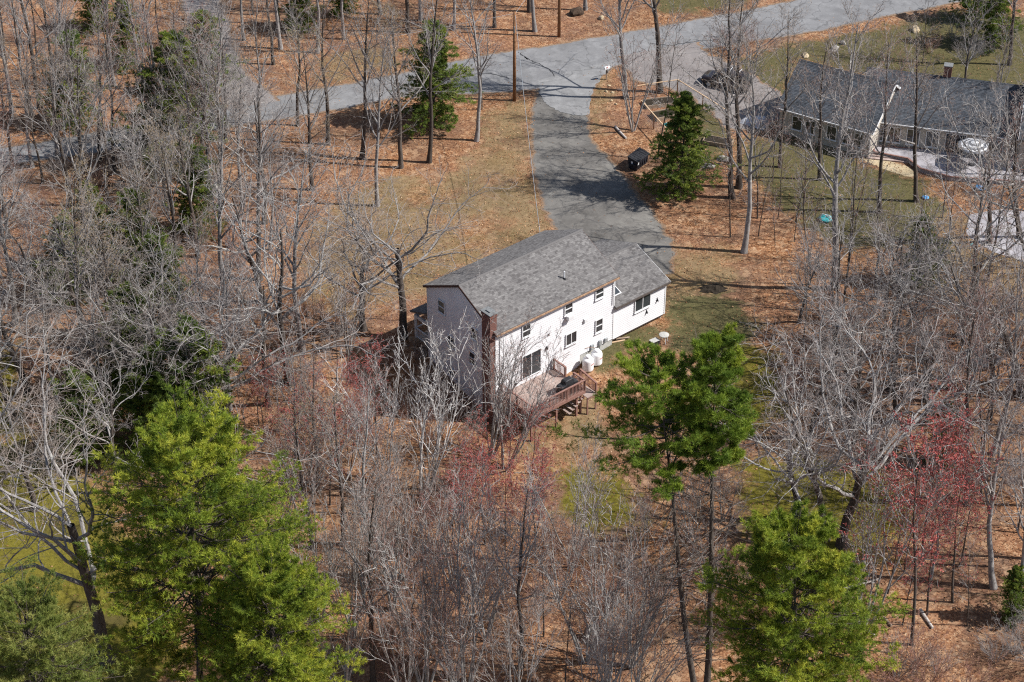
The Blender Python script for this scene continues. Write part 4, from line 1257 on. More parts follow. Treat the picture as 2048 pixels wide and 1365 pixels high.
ds = MB(); ds.tube([(.55, .16, 6.15), (.55, .25, 5.9), (.55, .25, -1.7)], .04, 8); ds.build('downspout', M['trim'], house)
ds = MB(); ds.tube([(9.62, -.40, .75), (9.62, -.1, .9), (9.3, .22, .9), (9.0, .25, .9), (9.0, .3, .9)], .018, 6); ds.build('gas_pipe', M['rust'], house)
# single-storey wing on the right
AX0, AX1 = 11.92, 17.42
siding(AX0, AX1, .42, 3.42, M['white'], 'wall', house, (0, .34, 0), 0, step=.17)
def atop(z):
    if z <= 3.4: return (.34, 7.8)
    k = (z - 3.4) / 1.5 * 3.73
    return (.34 + k, 7.8 - k)
siding(0, 0, .42, 4.88, M['white'], 'wall', house, (AX1, 0, 0), R(90), atop, .17)
siding(-AX1, -AX0, .42, 3.42, M['white'], 'wall', house, (0, 7.8, 0), R(180))
roof2 = gable_roof(house, 11.9, 17.65, .04, 4.08, 8.1, 3.50, 5.05, 3.50, M['shingle'], 7)
f2 = MB(); f2.box(11.92, 17.65, -.0, .035, 3.32, 3.46); f2.build('fascia', sm('fascia_dark', (.06, .05, .045), (.12, .1, .09), 5), roof2)
for ya in (.04, 8.1):
    r2 = MB(); r2.bar((17.665, ya, 3.41), (17.665, 4.08, 4.96), .028, .17); r2.build('rake_board', M['trim'], roof2)
fl = MB(); fl.box(AX0 + .02, AX1 - .03, .40, 7.76, .22, .415); fl.build('floor_frame', sm('floor_frame_dark', (.05, .035, .03), (.10, .07, .055), 5), house)
for (px, py) in ((17.2, .6), (17.2, 4.0), (17.2, 7.5), (14.5, .9), (14.5, 7.4)):
    p_ = MB(); p_.tube([(px, py, -.4), (px, py, .22)], .13, 12); p_.build('pier', M['concrete'], house)
cb2 = MB(); cb2.box(AX1 - .05, AX1 + .05, .29, .39, .42, 3.4); cb2.build('corner_trim', M['trim'], house)
window(house, 14.18, 15.72, 2.0, 3.12, .34 - .03, 2, True)
# roof window beside the tall wall, and small wall brackets
dn = math.atan2(5.05 - 3.50, 4.08 - .04)
sk = MB(); sk.box(-.55, .55, -.6, .6, .03, .13)
skl = sk.build('skylight', M['trim'], roof2, loc=(12.62, 1.42, 3.50 + (1.42 - .04) * math.tan(dn) + .02), rot=(dn, 0, 0))
sk2 = MB(); sk2.box(-.48, .48, -.53, .53, .132, .145); sk2.build('pane', M['glass'], skl)
for (bx_, bz_) in ((16.55, 2.0), (15.45, 1.35)):
    b_ = MB(); b_.add([(bx_ - .10, .31, bz_), (bx_ + .10, .31, bz_), (bx_, .31, bz_ + .36), (bx_ - .03, .14, bz_ + .02), (bx_ + .03, .14, bz_ + .02)],
                      [(0, 1, 4, 3), (1, 2, 4), (2, 0, 3), (3, 4, 2), (0, 2, 1)])
    b_.build('wall_bracket', M['black'], house)
# front porch at the far long side
po = MB(); po.box(.4, 11.6, WY1 + .02, 10.35, .25, .45); po.build('porch_floor', M['oldwood'], house)
pr = MB()
pr.add([(.2, 10.65, 2.85), (11.8, 10.65, 2.85), (11.8, WY1 + .02, 3.75), (.2, WY1 + .02, 3.75), (.2, 10.65, 2.72), (11.8, 10.65, 2.72), (11.8, WY1 + .02, 3.62), (.2, WY1 + .02, 3.62)],
       [(3, 2, 1, 0), (4, 5, 6, 7), (0, 1, 5, 4), (0, 4, 7, 3), (1, 2, 6, 5)])
proof = pr.build('porch_roof', M['soffit'], house)
dd = np.array([0, 10.65 - WY1 - .02, -.9]); SS = np.linalg.norm(dd)
shingle_field('shingles', proof, (.2, WY1 + .02, 3.75), (1, 0, 0), dd / SS, (0, .9 / SS, (10.65 - WY1) / SS), 11.6, SS, M['shingle'], None, 31)
for bx_ in ((.38, .52, WY1 + .03, 10.21, 2.35, 2.62), (.38, 11.6, 10.22, 10.36, 2.35, 2.62)):
    pb = MB(); pb.box(*bx_); pb.build('porch_beam', M['trim'], house)
for px in (.46, 4.2, 7.9, 11.5):
    q = MB(); q.box(px - .07, px + .07, 10.22, 10.36, .45, 2.35); q.build('porch_post', M['trim'], house)
for bx_ in ((.41, .49, WY1 + .05, 10.2, 1.33, 1.40), (.42, .48, WY1 + .05, 10.2, .56, .62), (.5, 11.5, 10.25, 10.33, 1.33, 1.40)):
    rl = MB(); rl.box(*bx_); rl.build('porch_rail', M['trim'], house)
bal = MB(); bal.box(-.018, .018, -.018, .018, .62, 1.33); balm = bal.mesh('porch_baluster', M['trim'])
yy = WY1 + .15
while yy < 10.2: obj('porch_baluster', balm, house, (.45, yy, 0)); yy += .13

# ------------------------------------------------------------------ deck behind the house
deck = empty('wooden_deck', (HX, HY, 0), TH, 'red-brown raised wooden deck with railing behind the white house', 'deck')
DX0, DX1, DY0, DY1, DZ = .62, 5.72, -3.36, .25, .56
w = .138; n = int((DY1 - DY0) / (w + .006)); bm_ = MB(); bm_.box(0, DX1 - DX0, 0, w, -.035, 0); bme = bm_.mesh('deck_board', M['deckboard'])
for i in range(n):
    obj('deck_board', bme, deck, (DX0, DY0 + i * (w + .0065), DZ + (i % 3) * .0015))
rim = MB(); rim.box(DX0 - .02, DX1 + .02, DY0 - .06, DY0 - .005, DZ - .27, DZ - .005); rim.box(DX0 - .06, DX0 - .005, DY0 - .06, DY1, DZ - .268, DZ - .003); rim.box(DX1 + .005, DX1 + .06, DY0 - .06, DY1, DZ - .272, DZ - .007)
for k in range(9): rim.box(DX0 + .3 + k * .55, DX0 + .34 + k * .55, DY0, DY1, DZ - .22, DZ - .04)
rim.build('deck_frame', M['deckwood'], deck)
for (px, py) in ((DX0 + .15, DY0 + .3), (3.2, DY0 + .3), (DX1 - .55, DY0 + .25), (DX1 - .15, DY0 + .25), (DX0 + .15, -1.2), (DX1 - .2, -1.2)):
    gx = hw(px, py); g = gzf(gx[0], gx[1])
    q = MB(); q.box(px - .07, px + .07, py - .07, py + .07, g - .3, DZ - .23); q.build('support_post', M['deckwood'], deck)
bb = MB(); bb.box(-.02, .02, -.02, .02, .09, .90); bbm = bb.mesh('baluster', M['deckwood'])
def railing(p, q, skip=()):
    p = Vector(p); q = Vector(q); L = (q - p).length; d = (q - p) / L
    top = MB(); top.bar(p + Vector((0, 0, .945)), q + Vector((0, 0, .945)), .14, .04); top.bar(p + Vector((0, 0, .88)), q + Vector((0, 0, .88)), .04, .08)
    top.build('handrail', M['deckwood'], deck)
    lo = MB(); lo.bar(p + Vector((0, 0, .08)), q + Vector((0, 0, .08)), .04, .08); lo.build('lower_rail', M['deckwood'], deck)
    k = int(L / .135)
    for i in range(1, k):
        c = p + d * (L * i / k); obj('baluster', bbm, deck, c)
    np_ = max(1, int(round(L / 1.75)))
    for i in range(np_ + 1):
        c = p + d * (L * i / np_)
        ps = MB(); ps.box(c.x - .055, c.x + .055, c.y - .055, c.y + .055, c.z - .25, c.z + .93); ps.build('rail_post', M['deckwood'], deck)
railing((DX0, DY1 - .1, DZ), (DX0, DY0, DZ))
railing((DX0, DY0, DZ), (DX1, DY0, DZ))
railing((DX1, DY0, DZ), (DX1, DY0 + 1.25, DZ))
railing((DX1, DY0 + 2.15, DZ), (DX1, DY1 - .1, DZ))
# steps down on the right side to a landing, then to the ground
sx0, sx1 = DX1 + .10, DX1 + 1.05
def tread(x0, x1, y0, y1, z):
    t_ = MB(); t_.box(x0, x1, y0, y1, z - .04, z); t_.build('stair_tread', M['deckboard'], deck)
for i in range(3): tread(sx0, sx1, DY0 + 2.15 - .28 * (i + 1) + .02, DY0 + 2.15 - .28 * i, DZ - .19 * (i + 1) + .10)
LZ = DZ - .62
tread(sx0 - .02, sx1, DY0 - .25, DY0 + 1.28, LZ)
lf = MB(); lf.box(sx0, sx1 - .02, DY0 - .23, DY0 - .18, LZ - .24, LZ - .045); lf.box(sx1 - .06, sx1 - .02, DY0 - .17, DY0 + 1.2, LZ - .24, LZ - .045); lf.build('landing_frame', M['deckwood'], deck)
for i in range(5): tread(sx0 - .30 * (i + 1), sx0 - .30 * i - .03, DY0 + .1, DY0 + .95, LZ - .2 * (i + 1))
railing((sx1 - .05, DY0 - .18, LZ), (sx1 - .05, DY0 + 1.6, LZ + .28))
for (px, py) in ((sx1 - .06, DY0 - .18), (sx0 + .06, DY0 - .18), (sx1 - .06, DY0 + 1.15)):
    gx = hw(px, py); g = gzf(gx[0], gx[1]); q = MB(); q.box(px - .05, px + .05, py - .05, py + .05, g - .2, LZ - .045); q.build('support_post', M['deckwood'], deck)

# covered grill on the deck
grill = empty('barbecue_grill', hw(4.55, DY0 + .62, DZ + .003), TH + R(0), 'barbecue grill under a black cover on the deck', 'grill')
g = MB()
prof = [(-.85, 0.0, .33), (-.85, .78, .33), (-.80, .90, .30), (-.44, .98, .30), (-.40, 1.22, .26), (-.30, 1.28, .20), (.30, 1.28, .20), (.40, 1.22, .26), (.44, .98, .30), (.80, .90, .30), (.85, .78, .33), (.85, 0, .33)]
vs = [(x, -h_, z) for x, z, h_ in prof] + [(x, h_, z) for x, z, h_ in prof]
n_ = len(prof); g.add(vs, [tuple(range(n_)), tuple(range(2 * n_ - 1, n_ - 1, -1))] + [(i, n_ + i, n_ + i + 1, i + 1) for i in range(n_ - 1)])
g.build('cover', M['black'], grill, bevel=.05)
for sx_ in (-.7, .7):
    q = MB(); q.tube([(sx_, -.3, .05), (sx_, .3, .05)], .05, 10); q.build('wheel', M['tyre'], grill)

# propane tanks
def tank(a, b, label):
    x, y_, _ = hw(a, b); z = gzf(x, y_)
    t_ = empty('propane_tank', (x, y_, z), R(20), label, 'gas tank', 'propane tanks at the house wall')
    m = MB(); m.lathe([(.34, .0), (.40, .02), (.435, .10), (.44, .16), (.44, .88), (.425, .97), (.37, 1.05), (.26, 1.10), (.14, 1.115)], 24); m.build('body', M['tank'], t_, True)
    m = MB(); m.lathe([(.22, 1.06), (.23, 1.10), (.225, 1.26), (.19, 1.32), (.11, 1.35), (.02, 1.355)], 18); m.build('dome_lid', M['tank'], t_, True)
    m = MB(); m.lathe([(.27, -.06), (.27, .05)], 20); m.build('foot_ring', M['grey_metal'], t_)
    m = MB(); vs = []
    for i in range(7):
        an = R(-78 + i * 9); vs += [(.447 * math.cos(an), .447 * math.sin(an), .62), (.447 * math.cos(an), .447 * math.sin(an), .71)]
    m.add(vs, [(2 * i, 2 * i + 2, 2 * i + 3, 2 * i + 1) for i in range(6)]); m.build('sticker', M['red'], t_)
tank(8.72, -.42, 'white propane tank nearest to the deck')
tank(9.62, -.40, 'white propane tank farther from the deck, by the meters')

# lumber, pale table by the wing
for i, (da, db, rz) in enumerate(((12.5, .25, -20), (12.75, .42, -35), (12.9, .2, -28))):
    x, y_, _ = hw(da, db); z = gzf(x, y_)
    m = MB(); m.box(-.55, .55, -.07, .07, 0, .05); o = m.build('plank', M['oldwood'] if i else M['wood'], None, loc=(x, y_, z + .02 + .065 * i), rot=(0, 0, TH + R(rz)))
    tag(o, ['pale plank lowest in the small pile under the wing', 'grey plank in the middle of the small pile under the wing', 'grey plank on top of the small pile under the wing'][i], 'plank', 'planks beside the foundation')
tb = empty('plastic_table', (11.75, 126.3, gzf(11.75, 126.3)), R(20), 'pale round plastic table on the leaves beyond the pine', 'table')
m = MB(); m.lathe([(.37, .66), (.40, .67), (.40, .70), (.37, .715), (.1, .72)], 20); m.build('table_top', M['concrete'], tb, True)
for an in range(4):
    q = MB(); q.tube([(.34 * math.cos(an * 1.57), .34 * math.sin(an * 1.57), 0), (.26 * math.cos(an * 1.57), .26 * math.sin(an * 1.57), .67)], .03, 8); q.build('leg', M['trim'], tb)
st = empty('storage_bin', (11.0, 125.95, gzf(11.0, 125.95)), R(35), 'low dark bin with a pale lid beside the pale table', 'bin')
m = MB(); m.box(-.33, .33, -.22, .22, 0, .42); m.build('body', M['black'], st, bevel=.03)
m = MB(); m.box(-.36, .36, -.25, .25, .422, .47); m.build('lid', M['concrete'], st, bevel=.02)

# ------------------------------------------------------------------ roadside things
def pole(x, y_, h, r_, label):
    p_ = empty('utility_pole', (x, y_, gzf(x, y_)), 0, label, 'pole')
    m = MB(); m.tube([(0, 0, -.5), (0, 0, h * .5), (.02, 0, h)], [r_, r_ * .88, r_ * .75], 12); m.build('shaft', M['polewood'], p_, True)
    m = MB(); m.box(-.06, .06, -.26, -.13, h - 2.0, h - 1.4); m.build('bracket', M['grey_metal'], p_)
    return p_
pole(.23, 165.63, 9.1, .165, 'brown wooden utility pole at the near road edge by the driveway')
pole(4.66, 179.0, 10.5, .17, 'brown wooden utility pole on the far side of the road')
def wire(name, a, b, sag, r_, label):
    pts = []
    for i in range(33):
        t_ = i / 32; p = Vector(a).lerp(Vector(b), t_); p.z -= sag * 4 * t_ * (1 - t_); pts.append(p)
    m = MB(); m.tube(pts, r_, 5, cap=False)
    return tag(m.build(name, M['grey_metal']), label, 'cable')
wire('service_cable', (.3, 165.5, 8.85), hw(11.6, 8.55, 5.95), .55, .022, 'thin overhead service cable from the near pole down to the house')
wire('overhead_line', (.23, 165.63, 8.9), (4.66, 179.0, 9.9), .3, .018, 'overhead line across the road between the two poles')
wire('overhead_line', (.23, 165.63, 8.95), (-60, 146.0, 8.9), .9, .018, 'overhead line running left from the near pole along the road')
mb_ = empty('mailbox', (9.02, 169.86, 0), R(-60), 'mailbox on a grey post at the mouth of the driveway', 'mailbox')
m = MB(); m.box(-.05, .05, -.05, .05, -.2, 1.15); m.build('post', M['oldwood'], mb_)
m = MB(); vs = []
for yv in (-.28, .28):
    for i in range(9):
        an = math.pi * i / 8; vs.append((.11 * math.cos(an), yv, 1.31 + .11 * math.sin(an)))
    vs += [(-.11, yv, 1.16), (.11, yv, 1.16)]
m.add(vs, [tuple(range(11)), tuple(range(21, 10, -1))] + [(i, (i + 1) % 11, 11 + (i + 1) % 11, 11 + i) for i in range(11)]); m.build('box', M['chrome'], mb_)
m = MB(); m.box(.115, .13, -.1, .02, 1.3, 1.46); m.build('flag', M['red'], mb_)
m = MB(); m.box(-.09, .09, -.05, .05, .75, 1.0); m.build('paper_tube', M['black'], mb_)

# dumpster
dp = empty('dumpster', (11.15, 153.35, 0), R(55), 'black dumpster with closed lids beside the driveway', 'dumpster')
m = MB()
m.add([(-.82, -.40, .12), (.82, -.40, .12), (.82, .42, .12), (-.82, .42, .12), (-.95, -.52, 1.02), (.95, -.52, 1.02), (.95, .50, 1.24), (-.95, .50, 1.24)],
      [(0, 3, 2, 1), (4, 5, 6, 7), (0, 1, 5, 4), (1, 2, 6, 5), (2, 3, 7, 6), (3, 0, 4, 7)])
for k in range(5): m.box(-.75 + k * .36, -.69 + k * .36, -.525, -.46, .3, 1.0)
m.build('body', M['dumpster'], dp)
for s_ in (-1, 1):
    m = MB(); x0_, x1_ = (-1.0, -.01) if s_ < 0 else (.01, 1.0)
    m.add([(x0_, -.60, 1.05), (x1_, -.60, 1.05), (x1_, .52, 1.29), (x0_, .52, 1.29), (x0_, -.60, 1.09), (x1_, -.60, 1.09), (x1_, .52, 1.34), (x0_, .52, 1.34)],
          [(0, 3, 2, 1), (4, 5, 6, 7), (0, 1, 5, 4), (1, 2, 6, 5), (2, 3, 7, 6), (3, 0, 4, 7)])
    for k in range(3): m.bar((x0_ + .2 + .3 * k, -.55, 1.115), (x0_ + .2 + .3 * k, .5, 1.345), .05, .03)
    m.build('lid', M['black'], dp)
    m = MB(); m.box(s_ * .97 - .05, s_ * .97 + .05, -.35, .35, .55, .72); m.build('fork_pocket', M['dumpster'], dp)
for (x_, y_) in ((-.7, -.3), (.7, -.3), (-.7, .3), (.7, .3)):
    m = MB(); m.tube([(x_ - .03, y_, .075), (x_ + .03, y_, .075)], .075, 10); m.build('caster', M['tyre'], dp)
m = MB(); m.box(-.957, -.950, -.05, .15, .70, .95); o = m.build('notice', M['trim'], dp)
m = MB(); m.box(-.9, -.70, -.535, -.530, .72, .95); m.build('notice', M['trim'], dp)

# parked car
car = empty('parked_car', (20.3, 168.5, .012), R(154), 'dark estate car with pale roof bars parked by the neighbouring garage', 'car')
def loft(secs, name, mat, parent, bevel=.0, smooth=True):
    """secs: list of (x, [(y,z)...]) closed rings of equal size"""
    k = len(secs[0][1]); vs = [(x, y, z) for x, ring in secs for (y, z) in ring]
    fs = [(i*k+j, i*k+(j+1)%k, (i+1)*k+(j+1)%k, (i+1)*k+j) for i in range(len(secs)-1) for j in range(k)]
    fs += [tuple(range(k))[::-1], tuple((len(secs)-1)*k + j for j in range(k))]
    m_ = MB(); m_.add(vs, fs); o_ = m_.build(name, mat, parent, smooth)
    if smooth:
        e = o_.modifiers.new('split', 'EDGE_SPLIT'); e.split_angle = R(38)
    return o_
def ring(w_, z0, z1, r_=.12):
    return [(-w_ + r_, z0), (w_ - r_, z0), (w_, z0 + r_), (w_, z1 - r_), (w_ - r_, z1), (-w_ + r_, z1), (-w_, z1 - r_), (-w_, z0 + r_)]
loft([(-2.35, ring(.78, .40, .88)), (-2.28, ring(.86, .30, 1.00)), (-1.6, ring(.92, .24, 1.06)), (.9, ring(.92, .24, 1.04)), (1.6, ring(.90, .25, .98)), (2.15, ring(.84, .30, .88)), (2.36, ring(.70, .38, .74))], 'body', M['car_paint'], car)
loft([(-2.22, ring(.72, .98, 1.10, .05)), (-1.95, ring(.68, .98, 1.62, .1)), (-1.4, ring(.66, .98, 1.70, .12)), (.1, ring(.66, .98, 1.68, .12)), (.55, ring(.68, .98, 1.56, .1)), (1.25, ring(.76, .98, 1.05, .03))], 'cabin', M['car_paint'], car)
for s_ in (-1, 1):
    for (xa, xb, xc, xd) in ((-1.80, -1.02, -1.0, -1.72), (-.92, -.02, -.05, -.9), (.06, .98, .42, .06)):
        m = MB(); m.add([(xa, s_ * .735, 1.10), (xb, s_ * .745, 1.10), (xc, s_ * .685, 1.54), (xd, s_ * .685, 1.54)], [(0, 1, 2, 3) if s_ < 0 else (3, 2, 1, 0)]); m.build('side_window', M['glass'], car)
    m = MB(); m.bar((-1.6, s_ * .60, 1.76), (.05, s_ * .60, 1.75), .04, .05); m.build('roof_rail', M['black'], car)
    m = MB(); m.box(2.12, 2.30, s_ * .66 - .12, s_ * .66 + .12, .62, .76); m.build('headlight', M['chrome'], car)
    m = MB(); m.box(-2.345, -2.28, s_ * .72 - .09, s_ * .72 + .09, .70, .95); m.build('tail_light', M['red'], car)
    m = MB(); m.box(.75, .92, s_ * 1.0 - .1, s_ * 1.0 + .1, 1.04, 1.18); m.build('mirror', M['car_paint'], car)
m = MB(); m.add([(.60, -.60, 1.57), (.60, .60, 1.57), (1.22, .70, 1.075), (1.22, -.70, 1.075)], [(3, 2, 1, 0)]); m.build('windscreen', M['glass'], car, loc=(.012, 0, .012))
m = MB(); m.add([(-1.97, -.58, 1.58), (-1.97, .58, 1.58), (-2.22, .64, 1.12), (-2.22, -.64, 1.12)], [(0, 1, 2, 3)]); m.build('rear_window', M['glass'], car, loc=(-.012, 0, .006))
for x_ in (-1.25, -.35):
    m = MB(); m.bar((x_, -.66, 1.81), (x_, .66, 1.81), .07, .04); m.build('roof_bar', M['chrome'], car)
for (x_, s_) in ((-1.45, -1), (-1.45, 1), (1.45, -1), (1.45, 1)):
    m = MB(); m.tube([(x_, s_ * .74, .34), (x_, s_ * .94, .34)], .34, 20); wh = m.build('wheel', M['tyre'], car)
    m = MB(); m.tube([(x_, s_ * .90, .34), (x_, s_ * .955, .34)], .20, 12); m.build('rim', M['grey_metal'], wh)

# silver-covered load by the garage
tr_ = empty('covered_trailer', (22.3, 161.2, 0), R(-35), 'low load under a crumpled silver tarp beside the garage wing', 'trailer')
V_ = []; 
for i in range(13):
    for j in range(9):
        x_ = -1.3 + 2.6 * i / 12; y_ = -.8 + 1.6 * j / 8
        e_ = min(1, min(i, 12 - i) / 2, min(j, 8 - j) / 2)
        V_.append((x_, y_, .06 + e_ * (.55 + .15 * math.sin(x_ * 2.1) + rnd.uniform(-.09, .09))))
F_ = [(i * 9 + j, (i + 1) * 9 + j, (i + 1) * 9 + j + 1, i * 9 + j + 1) for i in range(12) for j in range(8)]
m = MB(); m.add(V_, F_); m.build('tarp', M['tarp'], tr_)
for s_ in (-.7, .7):
    m = MB(); m.tube([(.2, s_ - .08, .22), (.2, s_ + .08, .22)], .22, 14); m.build('wheel', M['tyre'], tr_)

# ------------------------------------------------------------------ garden fence and raised beds
fence = empty('garden_fence', (15.5, 163, 0), 0, 'wooden post and rail garden fence around the raised beds', 'fence')
FP = [(11.5, 165.8), (13.6, 166.5), (15.57, 167.1), (17.7, 164.0), (19.76, 160.9)]
FP2 = [(11.94, 163.0), (12.95, 160.2), (13.93, 157.6)]
wm = MB()
for path in (FP, FP2):
    for i, (x_, y_) in enumerate(path):
        m = MB(); m.box(-.05, .05, -.05, .05, -.2, 1.42); m.build('fence_post', M['polewood'], fence, loc=(x_ - 15.5, y_ - 163, 0))
        if i:
            a, b = path[i - 1], path[i]
            m = MB(); m.bar((a[0] - 15.5, a[1] - 163, 1.45), (b[0] - 15.5, b[1] - 163, 1.45), .09, .05); m.build('top_rail', M['wood'], fence)
            for zz in np.arange(.15, 1.4, .2): wm.bar((a[0] - 15.5, a[1] - 163, zz), (b[0] - 15.5, b[1] - 163, zz), .008, .008)
            L_ = math.hypot(b[0] - a[0], b[1] - a[1]); k_ = int(L_ / .2)
            for q_ in range(1, k_):
                t_ = q_ / k_; px_, py_ = a[0] + (b[0] - a[0]) * t_ - 15.5, a[1] + (b[1] - a[1]) * t_ - 163
                wm.bar((px_, py_, .05), (px_, py_, 1.42), .006, .006)
wm.build('wire_mesh', M['grey_metal'], fence)['kind'] = 'stuff'
def bed(cx, cy, L_, W_, rz, label):
    b_ = empty('raised_bed', (cx, cy, 0), rz, label, 'raised bed', 'raised garden beds')
    for (x0, x1, y0, y1) in ((-L_/2, L_/2, -W_/2, -W_/2 + .06), (-L_/2, L_/2, W_/2 - .06, W_/2), (-L_/2, -L_/2 + .06, -W_/2 + .062, W_/2 - .062), (L_/2 - .06, L_/2, -W_/2 + .062, W_/2 - .062)):
        m = MB(); m.box(x0, x1, y0, y1, -.05, .38); m.build('side_board', M['oldwood'], b_)
    m = MB(); m.box(-L_/2 + .062, L_/2 - .062, -W_/2 + .064, W_/2 - .064, 0, .30); m.build('soil', M['soil'], b_)
bed(13.75, 164.9, 2.9, 1.35, R(14), 'dark soil raised bed, farther one behind the fence gate')
bed(14.4, 162.7, 2.9, 1.35, R(22), 'dark soil raised bed between the farther bed and the hemlock')
bed(18.6, 157.5, 2.6, 1.2, R(-20), 'dark soil raised bed right of the hemlock')

# ------------------------------------------------------------------ neighbouring house
nh = empty('neighbour_house', (23.89, 159.34, 0), R(-31.7), 'long low neighbouring house with dark slate-coloured roofs', 'house')
# garage wing, local x along its near eave
NS = M['tan_siding']
siding(.25, 9.1, .1, 2.62, NS, 'wall', nh, (0, .3, 0), 0, step=.2)
def wtop(z, y0=.3, y1=8.2, ze=2.62, zr=5.5):
    if z <= ze: return (y0, y1)
    k = (z - ze) / (zr - ze) * (y1 - y0) / 2
    return (y0 + k, y1 - k)
siding(0, 0, .1, 5.4, NS, 'wall', nh, (9.1, 0, 0), R(90), wtop, .2)
siding(0, 0, .1, 5.4, NS, 'wall', nh, (.25, 0, 0), R(-90), lambda z: (-wtop(z)[1], -wtop(z)[0]), .2)
nr1 = gable_roof(nh, 0, 9.4, 0, 4.3, 8.6, 2.7, 5.68, 2.7, M['shingle_dark'], 51)
m = MB(); m.box(-.02, 9.42, -.09, -.004, 2.58, 2.68); m.build('gutter', M['trim'], nr1)
for ya in (0, 8.6):
    m = MB(); m.bar((9.42, ya, 2.64), (9.42, 4.3, 5.6), .03, .2); m.build('rake_board', M['trim'], nr1)
m = MB(); m.tube([(9.1, .22, 0.1), (9.1, .22, 2.55)], .05, 8); m.build('downspout', M['trim'], nh)
for x_ in (1.6, 2.9, 5.0, 6.3, 7.6):
    window(nh, x_, x_ + .85, .9, 2.15, .28, 1)
# main part, own direction
DA = R(-15.0 + 31.7)
def ln(x, y):   # world -> garage local
    dx, dy = x - 23.89, y - 159.34; c, s = math.cos(R(-31.7)), math.sin(R(-31.7))
    return (dx * c + dy * s, -dx * s + dy * c)
bx0, by0 = ln(32.74, 156.63)
def place(o):
    o.location = (bx0, by0, 0); o.rotation_euler = (0, 0, DA); return o
def sided(x0, x1, z0, z1, y_, rz=0, top=None):
    o = siding(x0, x1, z0, z1, NS, 'wall', nh, None, 0, top, .2)
    c, s = math.cos(DA), math.sin(DA)
    ox, oy = y_ if isinstance(y_, tuple) else (0, y_)
    o.location = (bx0 + ox * c - oy * s, by0 + ox * s + oy * c, 0); o.rotation_euler = (0, 0, DA + rz); return o
sided(-1.6, 12.6, .1, 2.62, .3)
nr2 = place(gable_roof(nh, -1.9, 12.2, 0, 4.4, 8.8, 2.7, 5.7, 2.7, M['shingle_dark'], 61))
m = MB(); m.box(-1.9, 12.2, -.09, -.004, 2.58, 2.68); m.build('gutter', M['trim'], nr2)
m = MB(); m.box(4.9, 5.6, 4.3, 5.0, 4.5, 6.7); c_ = m.build('chimney', M['brick'], nr2)
m = MB(); m.box(4.85, 5.65, 4.25, 5.05, 6.702, 6.78); m.build('chimney_cap', M['cap'], c_)
nr3 = place(gable_roof(nh, 12.2, 20.5, -1.4, 4.2, 9.8, 3.4, 7.0, 3.4, M['shingle_dark'], 71))
m = MB(); m.bar((12.18, -1.4, 3.33), (12.18, 4.2, 6.93), .04, .2); m.build('rake_board', M['trim'], nr3)
sided(12.4, 20.2, .1, 3.3, -1.1)
for x_ in (-.6, .9, 2.6, 4.3, 8.4, 9.9):
    w = window(nh, x_, x_ + 1.05, .75, 2.2, .28, 2); w.location = (bx0, by0, 0); w.rotation_euler = (0, 0, DA)
w = window(nh, 6.0, 7.7, .25, 2.25, .28, 2, name='patio_door', sill=False); w.location = (bx0, by0, 0); w.rotation_euler = (0, 0, DA)
# terrace in front of it
P_ = np.array(TERRACE); nT = len(P_)
V_ = [(x_, y_, .42) for x_, y_ in TERRACE] + [(x_, y_, -.1) for x_, y_ in TERRACE]
ar = sum(P_[i - 1][0] * P_[i][1] - P_[i][0] * P_[i - 1][1] for i in range(nT))
top_ = tuple(range(nT)) if ar > 0 else tuple(range(nT))[::-1]
m = MB(); m.add(V_, [top_] + [(i, nT + i, nT + (i + 1) % nT, (i + 1) % nT) for i in range(nT)])
te = m.build('terrace', M['patio']); tag(te, 'pale raised terrace in front of the neighbouring house', None, None, 'structure')
m = MB()
for i in range(nT):
    a, b = TERRACE[i], TERRACE[(i + 1) % nT]
    m.bar((a[0], a[1], .425), (b[0], b[1], .425), .16, .06)
m.build('edge_board', M['deckwood'], te)
for i in range(3):
    m = MB(); m.box(-3.2, 3.2, -.16, .16, 0, .12 + .10 * (2 - i)); m.build('step', M['deckboard'], te, loc=(34.5 + .12 * i, 153.9 - .36 * i + 1.0, .0), rot=(0, 0, R(-12)))
# striped parasol
um = empty('patio_umbrella', (40.6, 152.9, .42), 0, 'white and grey striped patio umbrella on the terrace', 'umbrella')
m = MB(); m.tube([(0, 0, .0), (0, 0, 2.35)], .03, 8); m.build('pole', M['chrome'], um)
m = MB(); m.lathe([(.28, 0), (.28, .06), (.06, .12)], 16); m.build('base', M['black'], um)
m = MB(); radii = [.06, .38, .62, .86, 1.08, 1.28, 1.5]
for i in range(6):
    for j in range(8):
        v4 = []
        for (rr, jj) in ((radii[i], j), (radii[i + 1], j), (radii[i + 1], j + 1), (radii[i], j + 1)):
            an = 2 * math.pi * jj / 8 + .2; v4.append((rr * math.cos(an), rr * math.sin(an), 2.38 - .30 * rr))
        m.add(v4, [(0, 1, 2, 3)], i % 2)
m.build('canopy', [M['trim'], sm('umbrella_grey', (.16, .17, .19), (.22, .23, .25), 5)], um)
